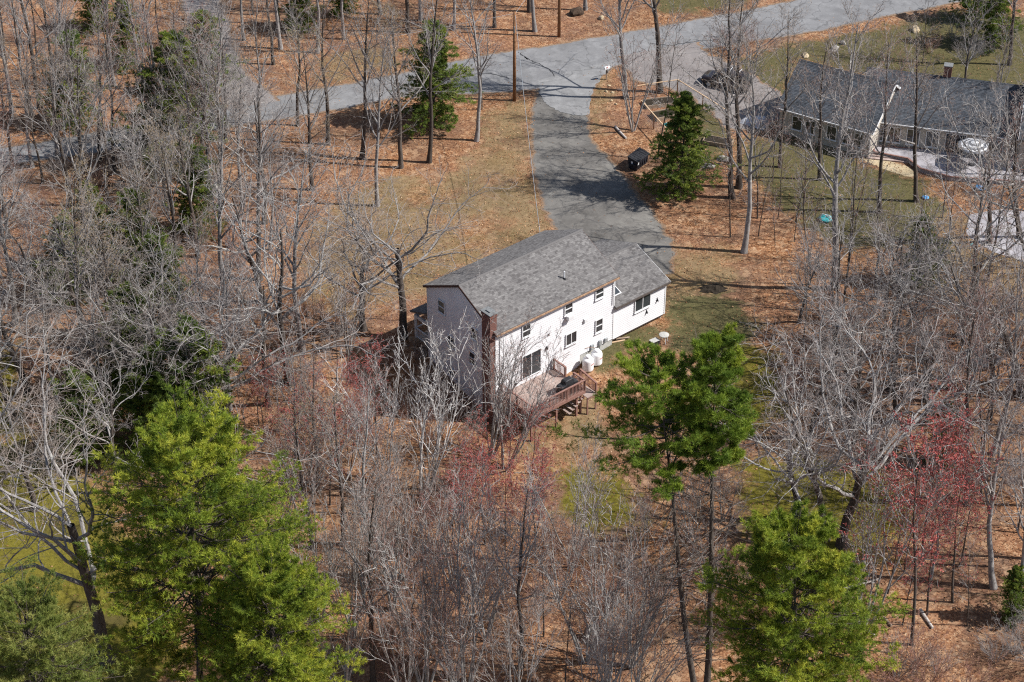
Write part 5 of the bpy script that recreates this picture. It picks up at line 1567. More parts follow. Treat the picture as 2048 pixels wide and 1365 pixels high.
for (x_, y_, mat_, lab, s_) in ((40.74, 149.5, 'blue', 'blue plastic toy below the striped umbrella terrace', .5), (35.7, 147.9, 'blue', 'small blue plastic toy on the grass below the terrace steps', .32), (26.6, 144.3, 'teal', 'teal plastic sandbox lid on the neighbouring lawn edge', .62), (38.4, 140.2, 'teal', 'small teal toy on the grass below the paved patio', .3), (14.2, 160.85, 'teal', 'teal watering tub behind the garden fence', .3)):
    t_ = empty('plastic_toy', (x_, y_, gzf(x_, y_)), rnd.uniform(0, 6), lab, 'toy', 'plastic toys')
    m = MB(); m.lathe([(.75 * s_, 0), (.95 * s_, .12 * s_), (1.0 * s_, .30 * s_), (.92 * s_, .42 * s_), (.55 * s_, .52 * s_)], 14); m.build('tub', M[mat_], t_, True)
    m = MB(); m.tube([(-.9 * s_, 0, .3 * s_), (-.6 * s_, 0, .8 * s_), (.5 * s_, 0, .85 * s_), (.9 * s_, 0, .3 * s_)], .07 * s_, 6); m.build('handle', M['trim'], t_)

# ------------------------------------------------------------------ stones, logs, tarp, pit
def boulder(x, y, sx, sy, sz, mat, label, seed, name='boulder', group=None):
    r = np.random.default_rng(seed)
    import bmesh
    b = bmesh.new(); bmesh.ops.create_icosphere(b, subdivisions=3, radius=1)
    ph = r.uniform(0, 6, 6)
    for v in b.verts:
        c = v.co; k = 1 + .16 * math.sin(2.3 * c.x + ph[0]) * math.cos(2.1 * c.y + ph[1]) + .12 * math.sin(3.7 * c.z + ph[2] + c.x * 2) + .06 * math.sin(7 * c.y + ph[3])
        v.co = Vector((c.x * k * sx, c.y * k * sy, max(c.z * k, -.35) * sz))
    me = bpy.data.meshes.new(name); b.to_mesh(me); b.free(); me.materials.append(mat)
    o = obj(name, me, None, (x, y, gzf(x, y) + .22 * sz), (0, 0, r.uniform(0, 6)))
    return tag(o, label, 'boulder', group)
boulder(40.2, 180.3, .5, .42, .42, M['tan_stone'], 'tan rounded boulder alone on the upper right lawn', 1)
boulder(31.6, 176.3, .6, .38, .25, M['stone'], 'grey flat boulder on the leaves behind the garage roof', 2)
boulder(32.6, 177.4, .32, .26, .28, M['stone'], 'smaller upright grey boulder behind the flat one', 3)
boulder(28.6, 174.8, .5, .3, .2, M['tan_stone'], 'pale tan rock at the ridge of the garage roof', 4)
boulder(5.4, 96.2, .75, .6, .9, M['stone'], 'grey rounded rock between the slim trees at the lower edge', 5)
boulder(16.6, 154.3, .5, .4, .35, M['stone'], 'pale stone nearest to the hemlock below the garden', 6)
boulder(17.4, 153.2, .6, .35, .3, M['stone'], 'low pale stone between two others below the garden', 7)
boulder(18.8, 154.5, .7, .4, .35, M['stone'], 'long pale stone below the garden, beside the tall trunks', 8)
boulder(9.0, 183.0, .35, .3, .3, M['tan_stone'], 'small white rock on the leaf bank across the road', 9)
for i, (x_, y_) in enumerate(((9.2, 168.6), (8.9, 167.4), (9.5, 167.2), (9.3, 165.6), (9.7, 164.9))):
    boulder(x_, y_, .16, .13, .12, M['tan_stone'], ['white edging stone nearest to the mailbox post', 'white edging stone closest to the driveway edge', 'white edging stone, second row below the mailbox, right one', 'white edging stone, third below the mailbox', 'white edging stone farthest from the mailbox'][i], 20 + i, 'edging_stone', 'white edging stones by the mailbox')
boulder(6.6, 184.2, .8, .6, .55, sm('root_dark', (.03, .02, .015), (.10, .07, .05), 6, .95, .1, .6), 'dark mossy stump on the bank beside the far utility pole', 10, 'tree_stump')
def logp(pts, r_, label, mat='log'):
    pts = [(x_, y_, gzf(x_, y_) + r_ * .8 + dz) for x_, y_, dz in pts]
    m_ = MB(); m_.tube(pts, [r_, r_ * .95, r_ * .8][:len(pts)], 10)
    return tag(m_.build('fallen_log', M[mat], smooth=False), label, 'log')
logp([(9.45, 160.5, 0), (9.8, 159.5, .05), (10.35, 158.3, 0)], .11, 'pale fallen branch lying on the leaves right of the driveway')
logp([(27.35, 98.9, 0), (27.6, 98.1, 0), (27.9, 97.2, 0)], .12, 'short pale log on leaf litter below the red maple')
logp([(22.5, 98.0, 0), (23.3, 97.3, 0), (24.0, 96.5, 0)], .09, 'thin grey log right of the lower right pine')
logp([(24.8, 98.2, 0), (25.2, 97.4, 0)], .10, 'short grey log between the pine and the pale log', 'oldwood')
logp([(20.5, 100.5, 0), (22.5, 100.8, .1), (25.0, 101.6, .2)], .08, 'long thin fallen trunk behind the lower right pine')
logp([(-12.5, 97.0, 0), (-13.2, 98.4, .05), (-14.4, 100.2, .3)], .08, 'pale dead limb leaning beside the broad lower pine')
# dark tarp heap in the right wood
V_ = []
for i in range(15):
    for j in range(11):
        u_, v_ = i / 14 * 2 - 1, j / 10 * 2 - 1; u_, v_ = u_ * math.sqrt(1 - v_ * v_ / 2) * (1 + .1 * math.sin(9 * v_)), v_ * math.sqrt(1 - u_ * u_ / 2)
        e_ = max(0, 1 - (u_ * u_ + v_ * v_) * .8); V_.append((u_ * 1.5, v_ * 1.3, .02 + .75 * e_ * (1 + rnd.uniform(-.25, .25))))
F_ = [(i * 11 + j, (i + 1) * 11 + j, (i + 1) * 11 + j + 1, i * 11 + j + 1) for i in range(14) for j in range(10)]
m = MB(); m.add(V_, F_); tag(m.build('tarp_heap', M['dark_tarp'], loc=(36.0, 124.4, gzf(36, 124.4))), 'heap under a dark crumpled tarp in the right wood', 'tarp')
V_ = []
for i in range(11):
    for j in range(9):
        u_, v_ = i / 10 * 2 - 1, j / 8 * 2 - 1; u_, v_ = u_ * math.sqrt(1 - v_ * v_ / 2) * (1 + .25 * math.sin(7 * v_)), v_ * math.sqrt(1 - u_ * u_ / 2) * (1 + .2 * math.sin(5 * u_))
        e_ = max(0, 1 - (u_ * u_ + v_ * v_)); V_.append((u_ * 1.1, v_ * .7, .01 + .22 * e_ * (1 + rnd.uniform(-.6, .6))))
F_ = [(i * 9 + j, (i + 1) * 9 + j, (i + 1) * 9 + j + 1, i * 9 + j + 1) for i in range(10) for j in range(8)]
m = MB(); m.add(V_, F_); tag(m.build('ash_heap', M['soil'], loc=(16.2, 133.7, 0)), 'low black ash heap on the yard right of the wing', 'ash heap')

# ------------------------------------------------------------------ tree growing
def nrm(v): return v / np.maximum(np.linalg.norm(v, axis=-1, keepdims=True), 1e-9)

def tubes(P, Rr, k):
    """batch of polylines (M,n,3) with radii (M,n) -> verts, quads"""
    Mm, n, _ = P.shape
    T = np.gradient(P, axis=1); T = nrm(T)
    ref = np.tile(np.array([.31, .17, .93]), (Mm, 1)); d0 = nrm(P[:, -1] - P[:, 0])
    ref = np.where(np.abs((d0 * nrm(ref)).sum(-1, keepdims=True)) > .9, np.array([.95, .1, .3]), ref)
    N = nrm(np.cross(T, ref[:, None, :])); B = np.cross(T, N)
    a = 2 * np.pi * np.arange(k) / k
    V = P[:, :, None] + Rr[:, :, None, None] * (np.cos(a)[None, None, :, None] * N[:, :, None] + np.sin(a)[None, None, :, None] * B[:, :, None])
    idx = np.arange(Mm * n * k).reshape(Mm, n, k)
    q = np.stack([idx[:, :-1], np.roll(idx, -1, 2)[:, :-1], np.roll(idx, -1, 2)[:, 1:], idx[:, 1:]], -1).reshape(-1, 4)
    return V.reshape(-1, 3), q

def walk(P0, D0, L, n, wig, up, r):
    """polylines from start points and directions"""
    P = [P0]; D = D0; st = (L / (n - 1))[:, None]
    for i in range(n - 1):
        P.append(P[-1] + D * st)
        D = nrm(D + r.normal(0, wig, D.shape) + np.array([0, 0, up]))
    return np.stack(P, 1)

def grow(par, parR, c, t0, t1, ang, asd, lf, n, wig, up, rf, r, taper=.25, lt=.5, rmin=.005, flat=0.0):
    Mm, np_, _ = par.shape
    t = t0 + (t1 - t0) * (np.arange(c)[None] + r.uniform(0, 1, (Mm, c))) / c
    f = t * (np_ - 1); i = np.minimum(f.astype(int), np_ - 2); w = (f - i)[..., None]
    ar = np.arange(Mm)[:, None]
    p = par[ar, i] * (1 - w) + par[ar, i + 1] * w
    tg = nrm(par[ar, i + 1] - par[ar, i])
    pr = parR[ar, i] * (1 - w[..., 0]) + parR[ar, i + 1] * w[..., 0]
    plen = np.linalg.norm(np.diff(par, axis=1), axis=-1).sum(1)
    az = r.uniform(0, 2 * np.pi, (Mm, 1)) + np.arange(c)[None] * 2.399 + r.normal(0, .4, (Mm, c))
    ref = np.where(np.abs(tg[..., 2:3]) > .9, np.array([1., 0, 0]), np.array([0., 0, 1.]))
    a = nrm(np.cross(tg, ref)); b = np.cross(tg, a)
    if flat: 
        side = np.sign(np.cos(az)); perp = nrm(a * side[..., None] + b * r.normal(0, flat, (Mm, c))[..., None])
    else: perp = np.cos(az)[..., None] * a + np.sin(az)[..., None] * b
    an = r.normal(ang, asd, (Mm, c))[..., None]
    d = nrm(np.cos(an) * tg + np.sin(an) * perp)
    L = lf * plen[:, None] * (1 - lt * (t - t0) / max(t1 - t0, 1e-6)) * r.uniform(.65, 1.3, (Mm, c))
    P = walk(p.reshape(-1, 3), d.reshape(-1, 3), L.ravel(), n, wig, up, r)
    r0 = np.maximum(pr.ravel() * rf * r.uniform(.7, 1.0, Mm * c), rmin)
    tp = np.linspace(1, taper, n)[None]
    return P, np.maximum(r0[:, None] * tp, rmin * .6)

def bare_tree(seed, H, r0, kind):
    r = np.random.default_rng(seed)
    stems = 1
    if kind == 'T':
        P0 = walk(np.zeros((1, 3)), np.array([[0, 0, 1.]]), np.array([H]), 14, .05, .06, r)
        P0[:, :, :2] -= .75 * P0[:, -1:, :2] * np.linspace(0, 1, 14)[None, :, None]
        R0 = np.linspace(1, .12, 14)[None] ** 1.0 * r0; R0[:, 0] *= 1.35
        L1, R1 = grow(P0, R0, 16, .34, .97, .60, .14, .38, 9, .12, .08, .66, r, .2, .62)
        a = [(8, .15, .98, .70, .2, .44, 6, .14, .06), (6, .15, 1, .7, .25, .42, 4, .15, .05), (3, .1, 1, .65, .25, .5, 2, .14, .04)]
    elif kind == 'S':
        nb = 12
        P0 = walk(np.zeros((1, 3)), nrm(np.array([[r.normal(0, .06), r.normal(0, .06), 1.]])), np.array([H * .74]), nb, .08, .05, r)
        R0 = np.linspace(1, .22, nb)[None] * r0; R0[:, 0] *= 1.4
        L1, R1 = grow(P0, R0, 12, .30, .98, .92, .2, .64, 12, .18, .085, .66, r, .2, .42)
        a = [(9, .2, .98, .85, .25, .42, 8, .21, .045), (6, .15, 1, .8, .3, .42, 5, .2, .03), (3, .1, 1, .75, .3, .52, 2, .18, .02)]
    elif kind == 'O':
        P0 = walk(np.zeros((1, 3)), nrm(np.array([[r.normal(0, .05), r.normal(0, .05), 1.]])), np.array([H * .46]), 10, .06, .05, r)
        R0 = np.linspace(1, .55, 10)[None] * r0; R0[:, 0] *= 1.35
        L1, R1 = grow(P0, R0, 9, .50, 1.0, .78, .22, 1.42, 15, .19, .085, .60, r, .16, .12)
        a = [(13, .14, .98, .85, .25, .40, 8, .22, .04), (7, .12, 1, .8, .3, .42, 5, .2, .03), (4, .1, 1, .75, .3, .5, 3, .18, .02)]
    elif kind in 'CB':
        stems = 6 if kind == 'C' else 5
        az = np.arange(stems) * 2.399 + r.uniform(0, 1, stems); tl = r.uniform(.10, .38, stems)
        D = nrm(np.stack([np.cos(az) * tl, np.sin(az) * tl, np.ones(stems)], -1))
        P0 = walk(np.stack([np.cos(az) * .12, np.sin(az) * .12, np.zeros(stems)], -1), D, H * r.uniform(.72, 1.02, stems), 14, .055, .03, r)
        R0 = r0 * r.uniform(.6, 1, (stems, 1)) * np.linspace(1, .1, 14)[None]
        L1, R1 = grow(P0, R0, 8, .28, .96, .46, .15, .36, 8, .09, .11, .62, r, .22, .5)
        a = [(6, .15, .98, .55, .2, .42, 5, .12, .07), (4, .15, 1, .6, .25, .42, 4, .12, .05), (2, .1, 1, .6, .25, .45, 2, .12, .04)]
    elif kind in 'PR':
        P0 = walk(np.zeros((1, 3)), np.array([[0, 0, 1.]]), np.array([H]), 12, .045, .05, r)
        R0 = np.linspace(1, .12, 12)[None] * r0
        L1, R1 = grow(P0, R0, 14 if kind == 'P' else 18, .3 if kind == 'P' else .32, .97, .66, .18, .30 if kind == 'P' else .36, 7, .09, .10, .45, r, .2, .5)
        a = [(6, .15, .98, .65, .2, .42, 5, .12, .06), (4, .15, 1, .65, .25, .42, 4, .12, .04), (3, .1, 1, .6, .25, .5, 2, .12, .04)]
    else:   # Q: a many-stemmed shrub
        stems = 11
        az = np.arange(stems) * 2.399; tl = r.uniform(.15, .75, stems)
        D = nrm(np.stack([np.cos(az) * tl, np.sin(az) * tl, np.ones(stems)], -1))
        P0 = walk(np.stack([np.cos(az) * .15, np.sin(az) * .15, np.zeros(stems)], -1), D, H * r.uniform(.6, 1.05, stems), 8, .08, .04, r)
        R0 = r0 * np.linspace(1, .25, 8)[None] * np.ones((stems, 1))
        L1, R1 = grow(P0, R0, 7, .2, .98, .55, .2, .42, 5, .12, .06, .6, r, .3, .5)
        a = [(5, .15, 1, .6, .25, .45, 4, .13, .05), (3, .15, 1, .6, .25, .5, 3, .12, .04)]
    V = []; Q = []; I = []; off = 0
    def put(P, Rr, k, m):
        nonlocal off
        v, q = tubes(P, Rr, k); V.append(v); Q.append(q + off); I.append(np.full(len(q), m)); off += len(v)
    # trunk and main limbs
    put(P0, R0, 10 if stems == 1 else 7, 0)
    tv, tq = V[0], Q[0]
    V, Q, I, off = [], [], [], 0
    put(L1, R1, 6, 0)
    par, pr = L1, R1
    rmins = (.017, .0088, .0048)
    if kind == 'Q': rmins = (.006, .0055, .005)
    for li, (c, t0, t1, ang, asd, lf, n, wig, up) in enumerate(a):
        par, pr = grow(par, pr, c, t0, t1, ang, asd, lf, n, wig, up, .55, r, .3, .45, rmins[li])
        put(par, pr, 4 if li == 0 else 3, 0 if li == 0 else 1)
    tips = par[:, -1]; tdir = nrm(par[:, -1] - par[:, -2])
    return (tv, tq), (np.concatenate(V), np.concatenate(Q), np.concatenate(I)), (tips, tdir, par)

def bud_tris(tips, tdir, size, r, per=2):
    c = np.repeat(tips, per, 0); d = nrm(np.repeat(tdir, per, 0) + r.normal(0, .6, c.shape))
    s = nrm(np.cross(d, r.normal(0, 1, c.shape)))
    L = size * r.uniform(.6, 1.3, (len(c), 1))
    V = np.stack([c - s * L * .35, c + s * L * .35, c + d * L], 1).reshape(-1, 3)
    return V, np.arange(len(V)).reshape(-1, 3)

PROTO = {}
def add_bare(kind, seed, H, r0, mats, trunk_mat, buds=None, bsize=.06, per=2):
    (tv, tq), (cv, cq, ci), (tips, tdir, par) = bare_tree(seed, H, r0, kind)
    trunk = npmesh('trunk', tv, tq, trunk_mat, smooth=True)
    faces = [cq]; mi = ci; mats = list(mats)
    if buds:
        r = np.random.default_rng(seed)
        pts = np.concatenate([tips, par[:, 1], par.mean(1)]); dr = np.concatenate([tdir] * 3)
        bv, bf = bud_tris(pts, dr, bsize, r, per)
        faces.append(bf + len(cv)); cv = np.concatenate([cv, bv]); mi = np.concatenate([mi, np.full(len(bf), 2)]); mats.append(buds)
    crown = npmesh('crown', cv, faces, mats, mi, smooth=False)
    PROTO.setdefault(kind, []).append((float(np.percentile(cv[:, 2], 99.9)), trunk, crown))
for i, s in enumerate((1, 2, 3, 4, 5)): add_bare('T', 100 + s, 17, .19 + .015 * (i % 3), (M['branch'], M['twig'] if i != 4 else M['twig_red']), M['trunk'] if i % 2 == 0 else M['branch'], M['bud_tan'] if i == 2 else None, .05, 1)
for i, s in enumerate((1, 2, 3, 4)): add_bare('S', 200 + s, 14, .20, (M['branch_pale'] if i % 2 else M['branch'], M['twig']), M['trunk'])
for s in (1, 2, 3): add_bare('O', 250 + s, 14, .22, (M['branch_pale'] if s == 1 else M['branch'], M['twig']), M['trunk'])
for s in (1, 2, 3): add_bare('C', 300 + s, 12, .085, (M['branch_pale'], M['twig_red'] if s < 3 else M['twig']), M['branch_pale'])
for s in (1, 2): add_bare('B', 400 + s, 12, .085, (M['birch'], M['twig']), M['birch'])
for s in (1, 2, 3): add_bare('P', 500 + s, 10, .065, (M['branch'], M['twig_red'] if s < 3 else M['twig']), M['trunk'])
for s in (1, 2): add_bare('R', 600 + s, 11, .085, (M['branch'], M['twig_red']), M['trunk'], M['bud_red'], .076, 2)
for s in (1, 2, 3): add_bare('Q', 700 + s, 3, .018, (M['twig_red'], M['twig_red']) if s < 3 else (M['branch'], M['twig']), M['twig_red'] if s < 3 else M['branch'])

def conifer(seed, H, r0, rmax, base, kind):
    """base: height fraction where live foliage starts"""
    r = np.random.default_rng(seed)
    nt = 16
    P0 = walk(np.zeros((1, 3)), np.array([[0, 0, 1.]]), np.array([H]), nt, .018, .06, r)
    P0[:, :, 2] *= H / P0[0, -1, 2]; P0[:, :, :2] -= P0[:, -1:, :2] * np.linspace(0, 1, nt)[None, :, None]
    R0 = np.linspace(1, .08, nt)[None] * r0; R0[:, 0] *= 1.3
    pine = kind != 'H'
    per = {'W': 9, 'V': 9, 'U': 7, 'H': 5}[kind]; sp_ = {'W': .84, 'V': .86, 'U': .85, 'H': .36}[kind]
    nwh = int((H * (1 - base)) / sp_); n1 = nwh * per
    t = base + (1 - base) * (np.arange(n1) + r.uniform(0, 1, n1)) / n1
    wh = np.arange(n1) // per
    if pine: t = np.clip(base + (1 - base) * (wh + .3) / nwh + r.normal(0, .006, n1), base, .985)
    h = (t - base) / (1 - base)
    prof = (1 - h) ** .27 * (.66 + .34 * np.minimum(1, h / .35)) * r.uniform(.78, 1.08, nwh)[wh] if pine else (1 - h) ** .58 * (.7 + .3 * np.minimum(1, h / .25))
    az = np.arange(n1) * 2.399 + r.normal(0, .25, n1)
    lobes = 1 + (.15 * np.sin(2 * az + 9 * h + seed) + .12 * np.sin(3 * az - 17 * h) + .08 * np.sin(az + 31 * h)) * (1 if kind in 'WV' else 1.6)
    L = rmax * np.maximum(prof, .06) * (r.uniform(.62 if kind in 'WV' else .45, 1.12, n1) if pine else r.uniform(.35, 1.1, n1)) * lobes + .25
    f = t * (nt - 1); i = np.minimum(f.astype(int), nt - 2); w = (f - i)[:, None]
    p = P0[0, i] * (1 - w) + P0[0, i + 1] * w
    el = (.08 + .75 * h ** 3.5 + r.normal(0, .12, n1)) if pine else (.15 + .5 * h + r.normal(0, .1, n1))
    D = np.stack([np.cos(az) * np.cos(el), np.sin(az) * np.cos(el), np.sin(el)], -1)
    B1 = walk(p, D, L, 8, .05, .055 if pine else -.05, r)
    Rb = np.maximum(.016 * L[:, None] ** .9, .012) * np.linspace(1, .25, 8)[None]
    B2, R2 = grow(B1, Rb, 11 if pine else 11, .34 if pine else .15, .99, .80, .2, .36, 5, .08, .05 if pine else -.02, .5, r, .3, .55, .006, .45)
    B3, R3 = grow(B2, R2, 5 if pine else 4, .15, 1.0, .75, .3, .40, 3, .10, .10 if pine else 0, .6, r, .5, .4, .004, .6)
    V = []; Q = []; off = 0
    def tub(P, Rr, k):
        nonlocal off
        v, q = tubes(P, Rr, k); V.append(v); Q.append(q + off); off += len(v)
    tub(P0, R0, 10)
    trunk = (np.concatenate(V), np.concatenate(Q)); V, Q, off = [], [], 0
    tub(B1, Rb, 4); tub(B2[:, ::2], R2[:, ::2], 3)
    if base > .3:   # dead limbs on the bare stem
        n2 = 120
        td = r.uniform(.10, base, n2); fd = td * (nt - 1); i2 = fd.astype(int); w2 = (fd - i2)[:, None]
        pd_ = P0[0, i2] * (1 - w2) + P0[0, i2 + 1] * w2
        a2 = r.uniform(0, 6.28, n2); e2 = r.normal(-.05, .2, n2)
        DL = walk(pd_, np.stack([np.cos(a2) * np.cos(e2), np.sin(a2) * np.cos(e2), np.sin(e2)], -1), r.uniform(.8, 3.4, n2), 6, .1, -.02, r)
        RL = np.full((n2, 6), .034) * np.linspace(1, .3, 6)
        tub(DL, RL, 4); D2, RD2 = grow(DL, RL, 5, .3, 1, .7, .3, .35, 4, .12, 0, .5, r); tub(D2, RD2, 3)
    limb = (np.concatenate(V), np.concatenate(Q))
    # needle tufts along the last shoots and at the branchlet tips
    pts = np.concatenate([B3[:, -1], B3[:, 1], B2[:, -1], B2[:, 3], B1[:, -1]])
    dirs = np.concatenate([B3[:, -1] - B3[:, -2], B3[:, -1] - B3[:, 0], B2[:, -1] - B2[:, -2], B2[:, -1] - B2[:, -2], B1[:, -1] - B1[:, -2]])
    dirs = nrm(dirs)
    K, nl, nw = (12 if kind == 'W' else 8 if kind == 'V' else 10, .29, .036) if pine else (8, .15, .042)
    m = len(pts)
    ctr = np.repeat(pts, K, 0) + r.normal(0, .03, (m * K, 3))
    dd_ = nrm(np.repeat(dirs, K, 0) * .7 + r.normal(0, .62, (m * K, 3)) + np.array([0, 0, .28 if pine else -.05]))
    sd = nrm(np.cross(dd_, r.normal(0, 1, dd_.shape)))
    ln_ = nl * r.uniform(.7, 1.25, (m * K, 1))
    Vn = np.stack([ctr - sd * nw * .5, ctr + sd * nw * .5, ctr + dd_ * ln_], 1).reshape(-1, 3)
    Fn = np.arange(len(Vn)).reshape(-1, 3)
    rad = np.hypot(pts[:, 0], pts[:, 1])
    n2_ = len(B2) // len(B1); n3_ = len(B3) // len(B2)
    b1t = r.normal(0, .16, len(B1)); b2t = np.repeat(b1t, n2_) + r.normal(0, .10, len(B2)); b3t = np.repeat(b2t, n3_)
    tb_ = np.concatenate([b3t + .08, b3t - .05, b2t + .08, b2t - .05, b1t])
    tn = np.repeat(np.clip(.48 + tb_ + r.normal(0, .09, m), 0, 1), K)
    return trunk, limb, (Vn, Fn, tn)

def add_conifer(kind, seed, H, r0, rmax, base, nmat):
    trunk, limb, (Vn, Fn, tn) = conifer(seed, H, r0, rmax, base, kind)
    PROTO.setdefault(kind, []).append((float(Vn[:, 2].max()) - .1, npmesh('trunk', trunk[0], trunk[1], M['trunk'], smooth=True), npmesh('limbs', limb[0], limb[1], M['trunk'], smooth=True), npmesh('needles', Vn, Fn, nmat, tone=tn)))
add_conifer('W', 11, 24, .30, 8.6, .26, M['pine'])
add_conifer('W', 12, 21, .28, 6.6, .38, M['pine'])
add_conifer('W', 13, 20, .28, 6.2, .36, M['pine'])
add_conifer('V', 14, 20, .28, 6.0, .42, M['pine_dull'])
add_conifer('U', 15, 28, .24, 4.9, .71, M['pine_deep'])
add_conifer('U', 16, 28.5, .24, 2.5, .70, M['pine_deep'])
for s in (1, 2): add_conifer('H', 20 + s, 9, .13, 3.4, .04, M['hemlock'])

KINDNAME = {'T': 'bare_tree', 'O': 'oak_tree', 'S': 'bare_tree', 'C': 'clump_tree', 'B': 'birch_tree', 'P': 'slim_tree', 'R': 'red_maple', 'Q': 'shrub', 'W': 'pine_tree', 'V': 'pine_tree', 'U': 'pine_tree', 'H': 'hemlock_tree'}
CATNAME = {'Q': 'shrub'}
WORD = {'T': 'tall bare tree', 'O': 'wide-limbed oak', 'S': 'broad bare tree', 'C': 'many-stemmed bare tree', 'B': 'white birch', 'P': 'slender bare tree', 'R': 'red-budding maple', 'Q': 'low twiggy shrub', 'H': 'dark green hemlock'}
ANCH = [('near utility pole', .2, 165.6), ('roadside hemlock', -6.4, 160.5), ('black dumpster', 11.1, 153.3), ('garden fence', 15.5, 163), ('parked car', 20.3, 168.5),
        ('garage wing', 28, 158), ('terrace', 38, 153), ('paved patio', 44, 141), ('tan boulder', 40.2, 180.3), ('far utility pole', 4.7, 179), ('pale grass patch', -15, 176),
        ('side lane', -27, 178), ('road end at left', -46, 153), ('far left wood', -44, 165), ('bend of the road', -33, 157), ('leaning grey tree', -23, 115.5), ('hemlock thicket', -27, 128), ('front yard', -12, 139), ('porch oak', -6.5, 123),
        ('birch clump', -7.3, 109), ('largest pine', -19, 92), ('mossy clearing', -28, 100), ('deck', 3, 115.5), ('lower middle rock', 5.4, 96.2), ('lower edge clump', -3, 92.5), ('pine pair', 12, 92.5), ('ash heap', 16.2, 133.7),
        ('dark tarp heap', 36, 124.4), ('tall red maple', 26, 95.2), ('lower right pine', 18, 88), ('three broad trees', 21, 106), ('mossy yard', 15.5, 122), ('leafy bank', 19, 141), ('teal sandbox lid', 26.6, 144.3), ('upper left evergreen', -37, 176), ('twin-trunk tree', -14.5, 116.5)]
def area(x, y):
    """where an unlabelled tree stands, by the nearest thing one can find"""
    d, n_, ax, ay = min((math.hypot(x - ax, y - ay), n_, ax, ay) for n_, ax, ay in ANCH)
    dx, dy = x - ax, (y - ay) * .55
    if d < 2.2: return 'right beside the ' + n_
    if abs(dx) > abs(dy): return ('left of the ' if dx < 0 else 'right of the ') + n_
    return ('beyond the ' if dy > 0 else 'in front of the ') + n_
ORD = ['leftmost', 'second', 'third', 'fourth', 'fifth', 'sixth', 'seventh', 'eighth', 'ninth', 'tenth', 'eleventh', 'twelfth', 'thirteenth', 'fourteenth', 'fifteenth', 'sixteenth']
NUM = ['', 'one', 'two', 'three', 'four', 'five', 'six', 'seven', 'eight', 'nine', 'ten', 'eleven', 'twelve', 'thirteen', 'fourteen', 'fifteen', 'sixteen']
LABELS = {}
for i_, t_ in enumerate(TREES):
    if not t_[5] or t_[5] in FILL_TAGS: LABELS.setdefault(WORD[t_[0]] + ' ' + area(t_[1], t_[2]), []).append(i_)
LAB = {}
for l_, ids in LABELS.items():
    ids.sort(key=lambda i_: TREES[i_][1] / math.hypot(TREES[i_][2], 88))
    n_ = len(ids)
    for k_, i_ in enumerate(ids):
        if n_ == 1: LAB[i_] = l_
        elif n_ == 2: LAB[i_] = l_ + (', left one of two' if k_ == 0 else ', right one of two')
        elif n_ <= 16: LAB[i_] = l_ + ((', leftmost of ' + NUM[n_]) if k_ == 0 else (', rightmost of ' + NUM[n_]) if k_ == n_ - 1 else ', ' + ORD[k_] + ' of ' + NUM[n_] + ' from left')
        else: LAB[i_] = l_
GROUP = {'T': 'tall bare trees', 'O': 'wide-limbed oaks', 'S': 'broad bare trees', 'C': 'many-stemmed trees', 'B': 'white birches', 'P': 'slender young trees', 'R': 'red-budding maples', 'Q': 'leafless shrubs', 'W': 'foreground pines', 'V': 'foreground pines', 'U': 'pair of tall pines', 'H': 'hemlocks'}
cnt = {}
for ti, (kind, x, y, h, lx, lab) in enumerate(TREES):
    ps = PROTO[kind]; k = cnt.get(kind, 0); cnt[kind] = k + 1
    pr_ = ps[k % len(ps)] if kind in 'WVUB' else ps[rnd.randrange(len(ps))]
    unique = bool(lab) and lab not in FILL_TAGS
    label = lab if unique else LAB[ti]
    o = bpy.data.objects.new(KINDNAME[kind], None); o.empty_display_size = .3; link(o)
    o.location = (x, y, gzf(x, y) - .05)
    q = Vector((0, 0, 1)).rotation_difference(Vector((lx, 0, h)).normalized())
    o.rotation_mode = 'QUATERNION'
    spin = rnd.uniform(0, 6.283)
    o.rotation_quaternion = q @ Quaternion((0, 0, 1), spin)
    s = h / pr_[0]
    w = s * (1.0 if kind in 'WVU' else rnd.uniform(.92, 1.12)) 
    if kind == 'S' and s > 1.15: w = s * .92
    if kind == 'O': w = s * 1.2
    if kind == 'H': w = s * rnd.uniform(.85, 1.15)
    o.scale = (w, w, s)
    tag(o, label, CATNAME.get(kind, 'tree'), GROUP[kind])
    obj('trunk', pr_[1], o)
    if len(pr_) == 3: obj('crown', pr_[2], o)
    else:
        c = obj('crown', pr_[3], o); obj('limbs', pr_[2], o)

# ------------------------------------------------------------------ fallen leaves and grass, too many to count
def scatter(n, seed):
    r = np.random.default_rng(seed)
    v = r.uniform(0, 1, n); y = 90 + (191 - 90) * v ** .85
    half = (np.hypot(y, 88.5) * .262) + 3
    x = r.uniform(-1, 1, n) * half
    return x, y, r
x, y, r = scatter(270000, 1)
z = zones(x, y)
pv = np.full(len(x), -99.)
for p in PAVED: pv = np.maximum(pv, pdist(x, y, p))
gn = np.random.default_rng(77).normal(0, 1, (90, 90)); gn2 = np.random.default_rng(78).normal(0, 1, (300, 300))
def lat(g, x, y, cell):
    n_ = g.shape[0]; fx = (x + 100) / cell; fy = y / cell; i_ = np.floor(fx).astype(int); j_ = np.floor(fy).astype(int); u_ = fx - i_; v_ = fy - j_; u_ = u_ * u_ * (3 - 2 * u_); v_ = v_ * v_ * (3 - 2 * v_)
    G = lambda a, b: g[a % n_, b % n_]
    return (G(i_, j_) * (1 - u_) + G(i_ + 1, j_) * u_) * (1 - v_) + (G(i_, j_ + 1) * (1 - u_) + G(i_ + 1, j_ + 1) * u_) * v_
clump = lat(gn, x, y, 4.5) + .7 * lat(gn2, x, y, 1.3)
keep = np.clip(.62 + .36 * clump, .1, 1)
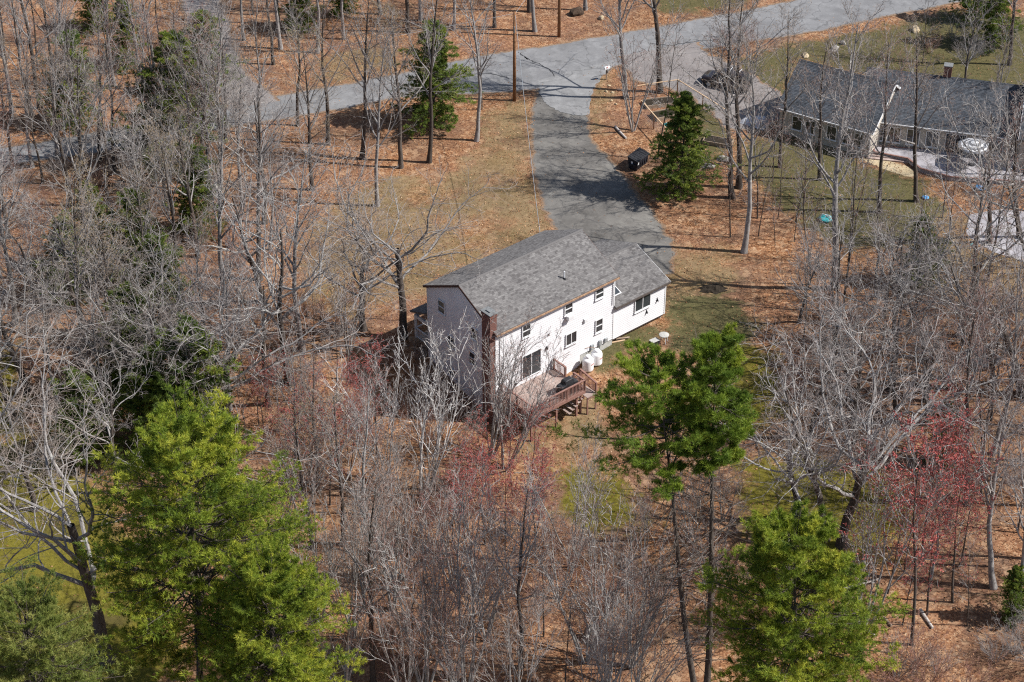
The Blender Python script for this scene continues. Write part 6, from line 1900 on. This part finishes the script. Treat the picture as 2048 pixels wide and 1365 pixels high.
keep *= 1 - .42 * z[:, 1]; keep *= 1 - .90 * z[:, 0]; keep *= 1 - .88 * z[:, 2]
keep = np.where(pv > 0, np.where(pv < .5, .22 * (1 - pv / .5), .012), keep)
c, s = math.cos(TH), math.sin(TH)
la = (x - HX) * c + (y - HY) * s; lb = -(x - HX) * s + (y - HY) * c
keep = np.where((la > 0) & (la < 17.5) & (lb > .3) & (lb < 8.4), 0, keep)
ok = r.uniform(0, 1, len(x)) < keep
x, y = x[ok], y[ok]; n = len(x)
zz = gz(x, y) + r.uniform(.012, .05, n)
a = r.uniform(0, 6.283, n); sz = r.uniform(.035, .078, n); tx, ty = r.normal(0, .38, (2, n))
u = np.stack([np.cos(a), np.sin(a), tx], -1) * sz[:, None]; v = np.stack([-np.sin(a), np.cos(a), ty], -1) * (sz * r.uniform(.5, .8, n))[:, None]
P = np.stack([x, y, zz], -1); fold = np.array([0, 0, 1.]) * (sz * .4)[:, None]
LV = np.stack([P - u, P - v + fold, P + u, P + v + fold], 1).reshape(-1, 3)
i = np.arange(n) * 4
LF = np.concatenate([np.stack([i, i + 1, i + 2], -1), np.stack([i, i + 2, i + 3], -1)])
tone = np.clip(r.beta(2.0, 2.2, n) + (z[ok, 1] * .12), 0, 1)
leaves = obj('leaf_litter', npmesh('leaf_litter', LV, LF, M['leaf'], tone=np.concatenate([tone, tone])))
tag(leaves, 'fallen orange-brown leaves strewn over the ground', 'leaves', None, 'stuff')

x, y, r = scatter(230000, 2)
z = zones(x, y)
pv = np.full(len(x), -99.)
for p in PAVED: pv = np.maximum(pv, pdist(x, y, p))
w = np.maximum(np.maximum(z[:, 0], z[:, 2] * .9), z[:, 1] * .8)
w = np.where(pv > -.05, 0, w)
la = (x - HX) * c + (y - HY) * s; lb = -(x - HX) * s + (y - HY) * c
w = np.where((la > 0) & (la < 17.5) & (lb > .3) & (lb < 8.4), 0, w)
ok = r.uniform(0, 1, len(x)) < w * .95 - .08
x, y, z = x[ok], y[ok], z[ok]; n = len(x)
P = np.stack([x, y, gz(x, y) - .01], -1); a = r.uniform(0, 6.283, n); hgt = r.uniform(.05, .13, n)
sd = np.stack([np.cos(a), np.sin(a), np.zeros(n)], -1) * .022
tipv = P + np.stack([r.normal(0, .04, n), r.normal(0, .04, n), hgt], -1)
BV = np.stack([P - sd, P + sd, tipv], 1).reshape(-1, 3)
tn = np.clip(.18 + .45 * z[:, 1] + .22 * z[:, 2] + r.normal(0, .16, n), 0, 1)
grass = obj('grass', npmesh('grass', BV, np.arange(3 * n).reshape(-1, 3), M['blade'], tone=tn))
tag(grass, 'short spring grass and moss tufts on lawns and clearings', 'grass', None, 'stuff')
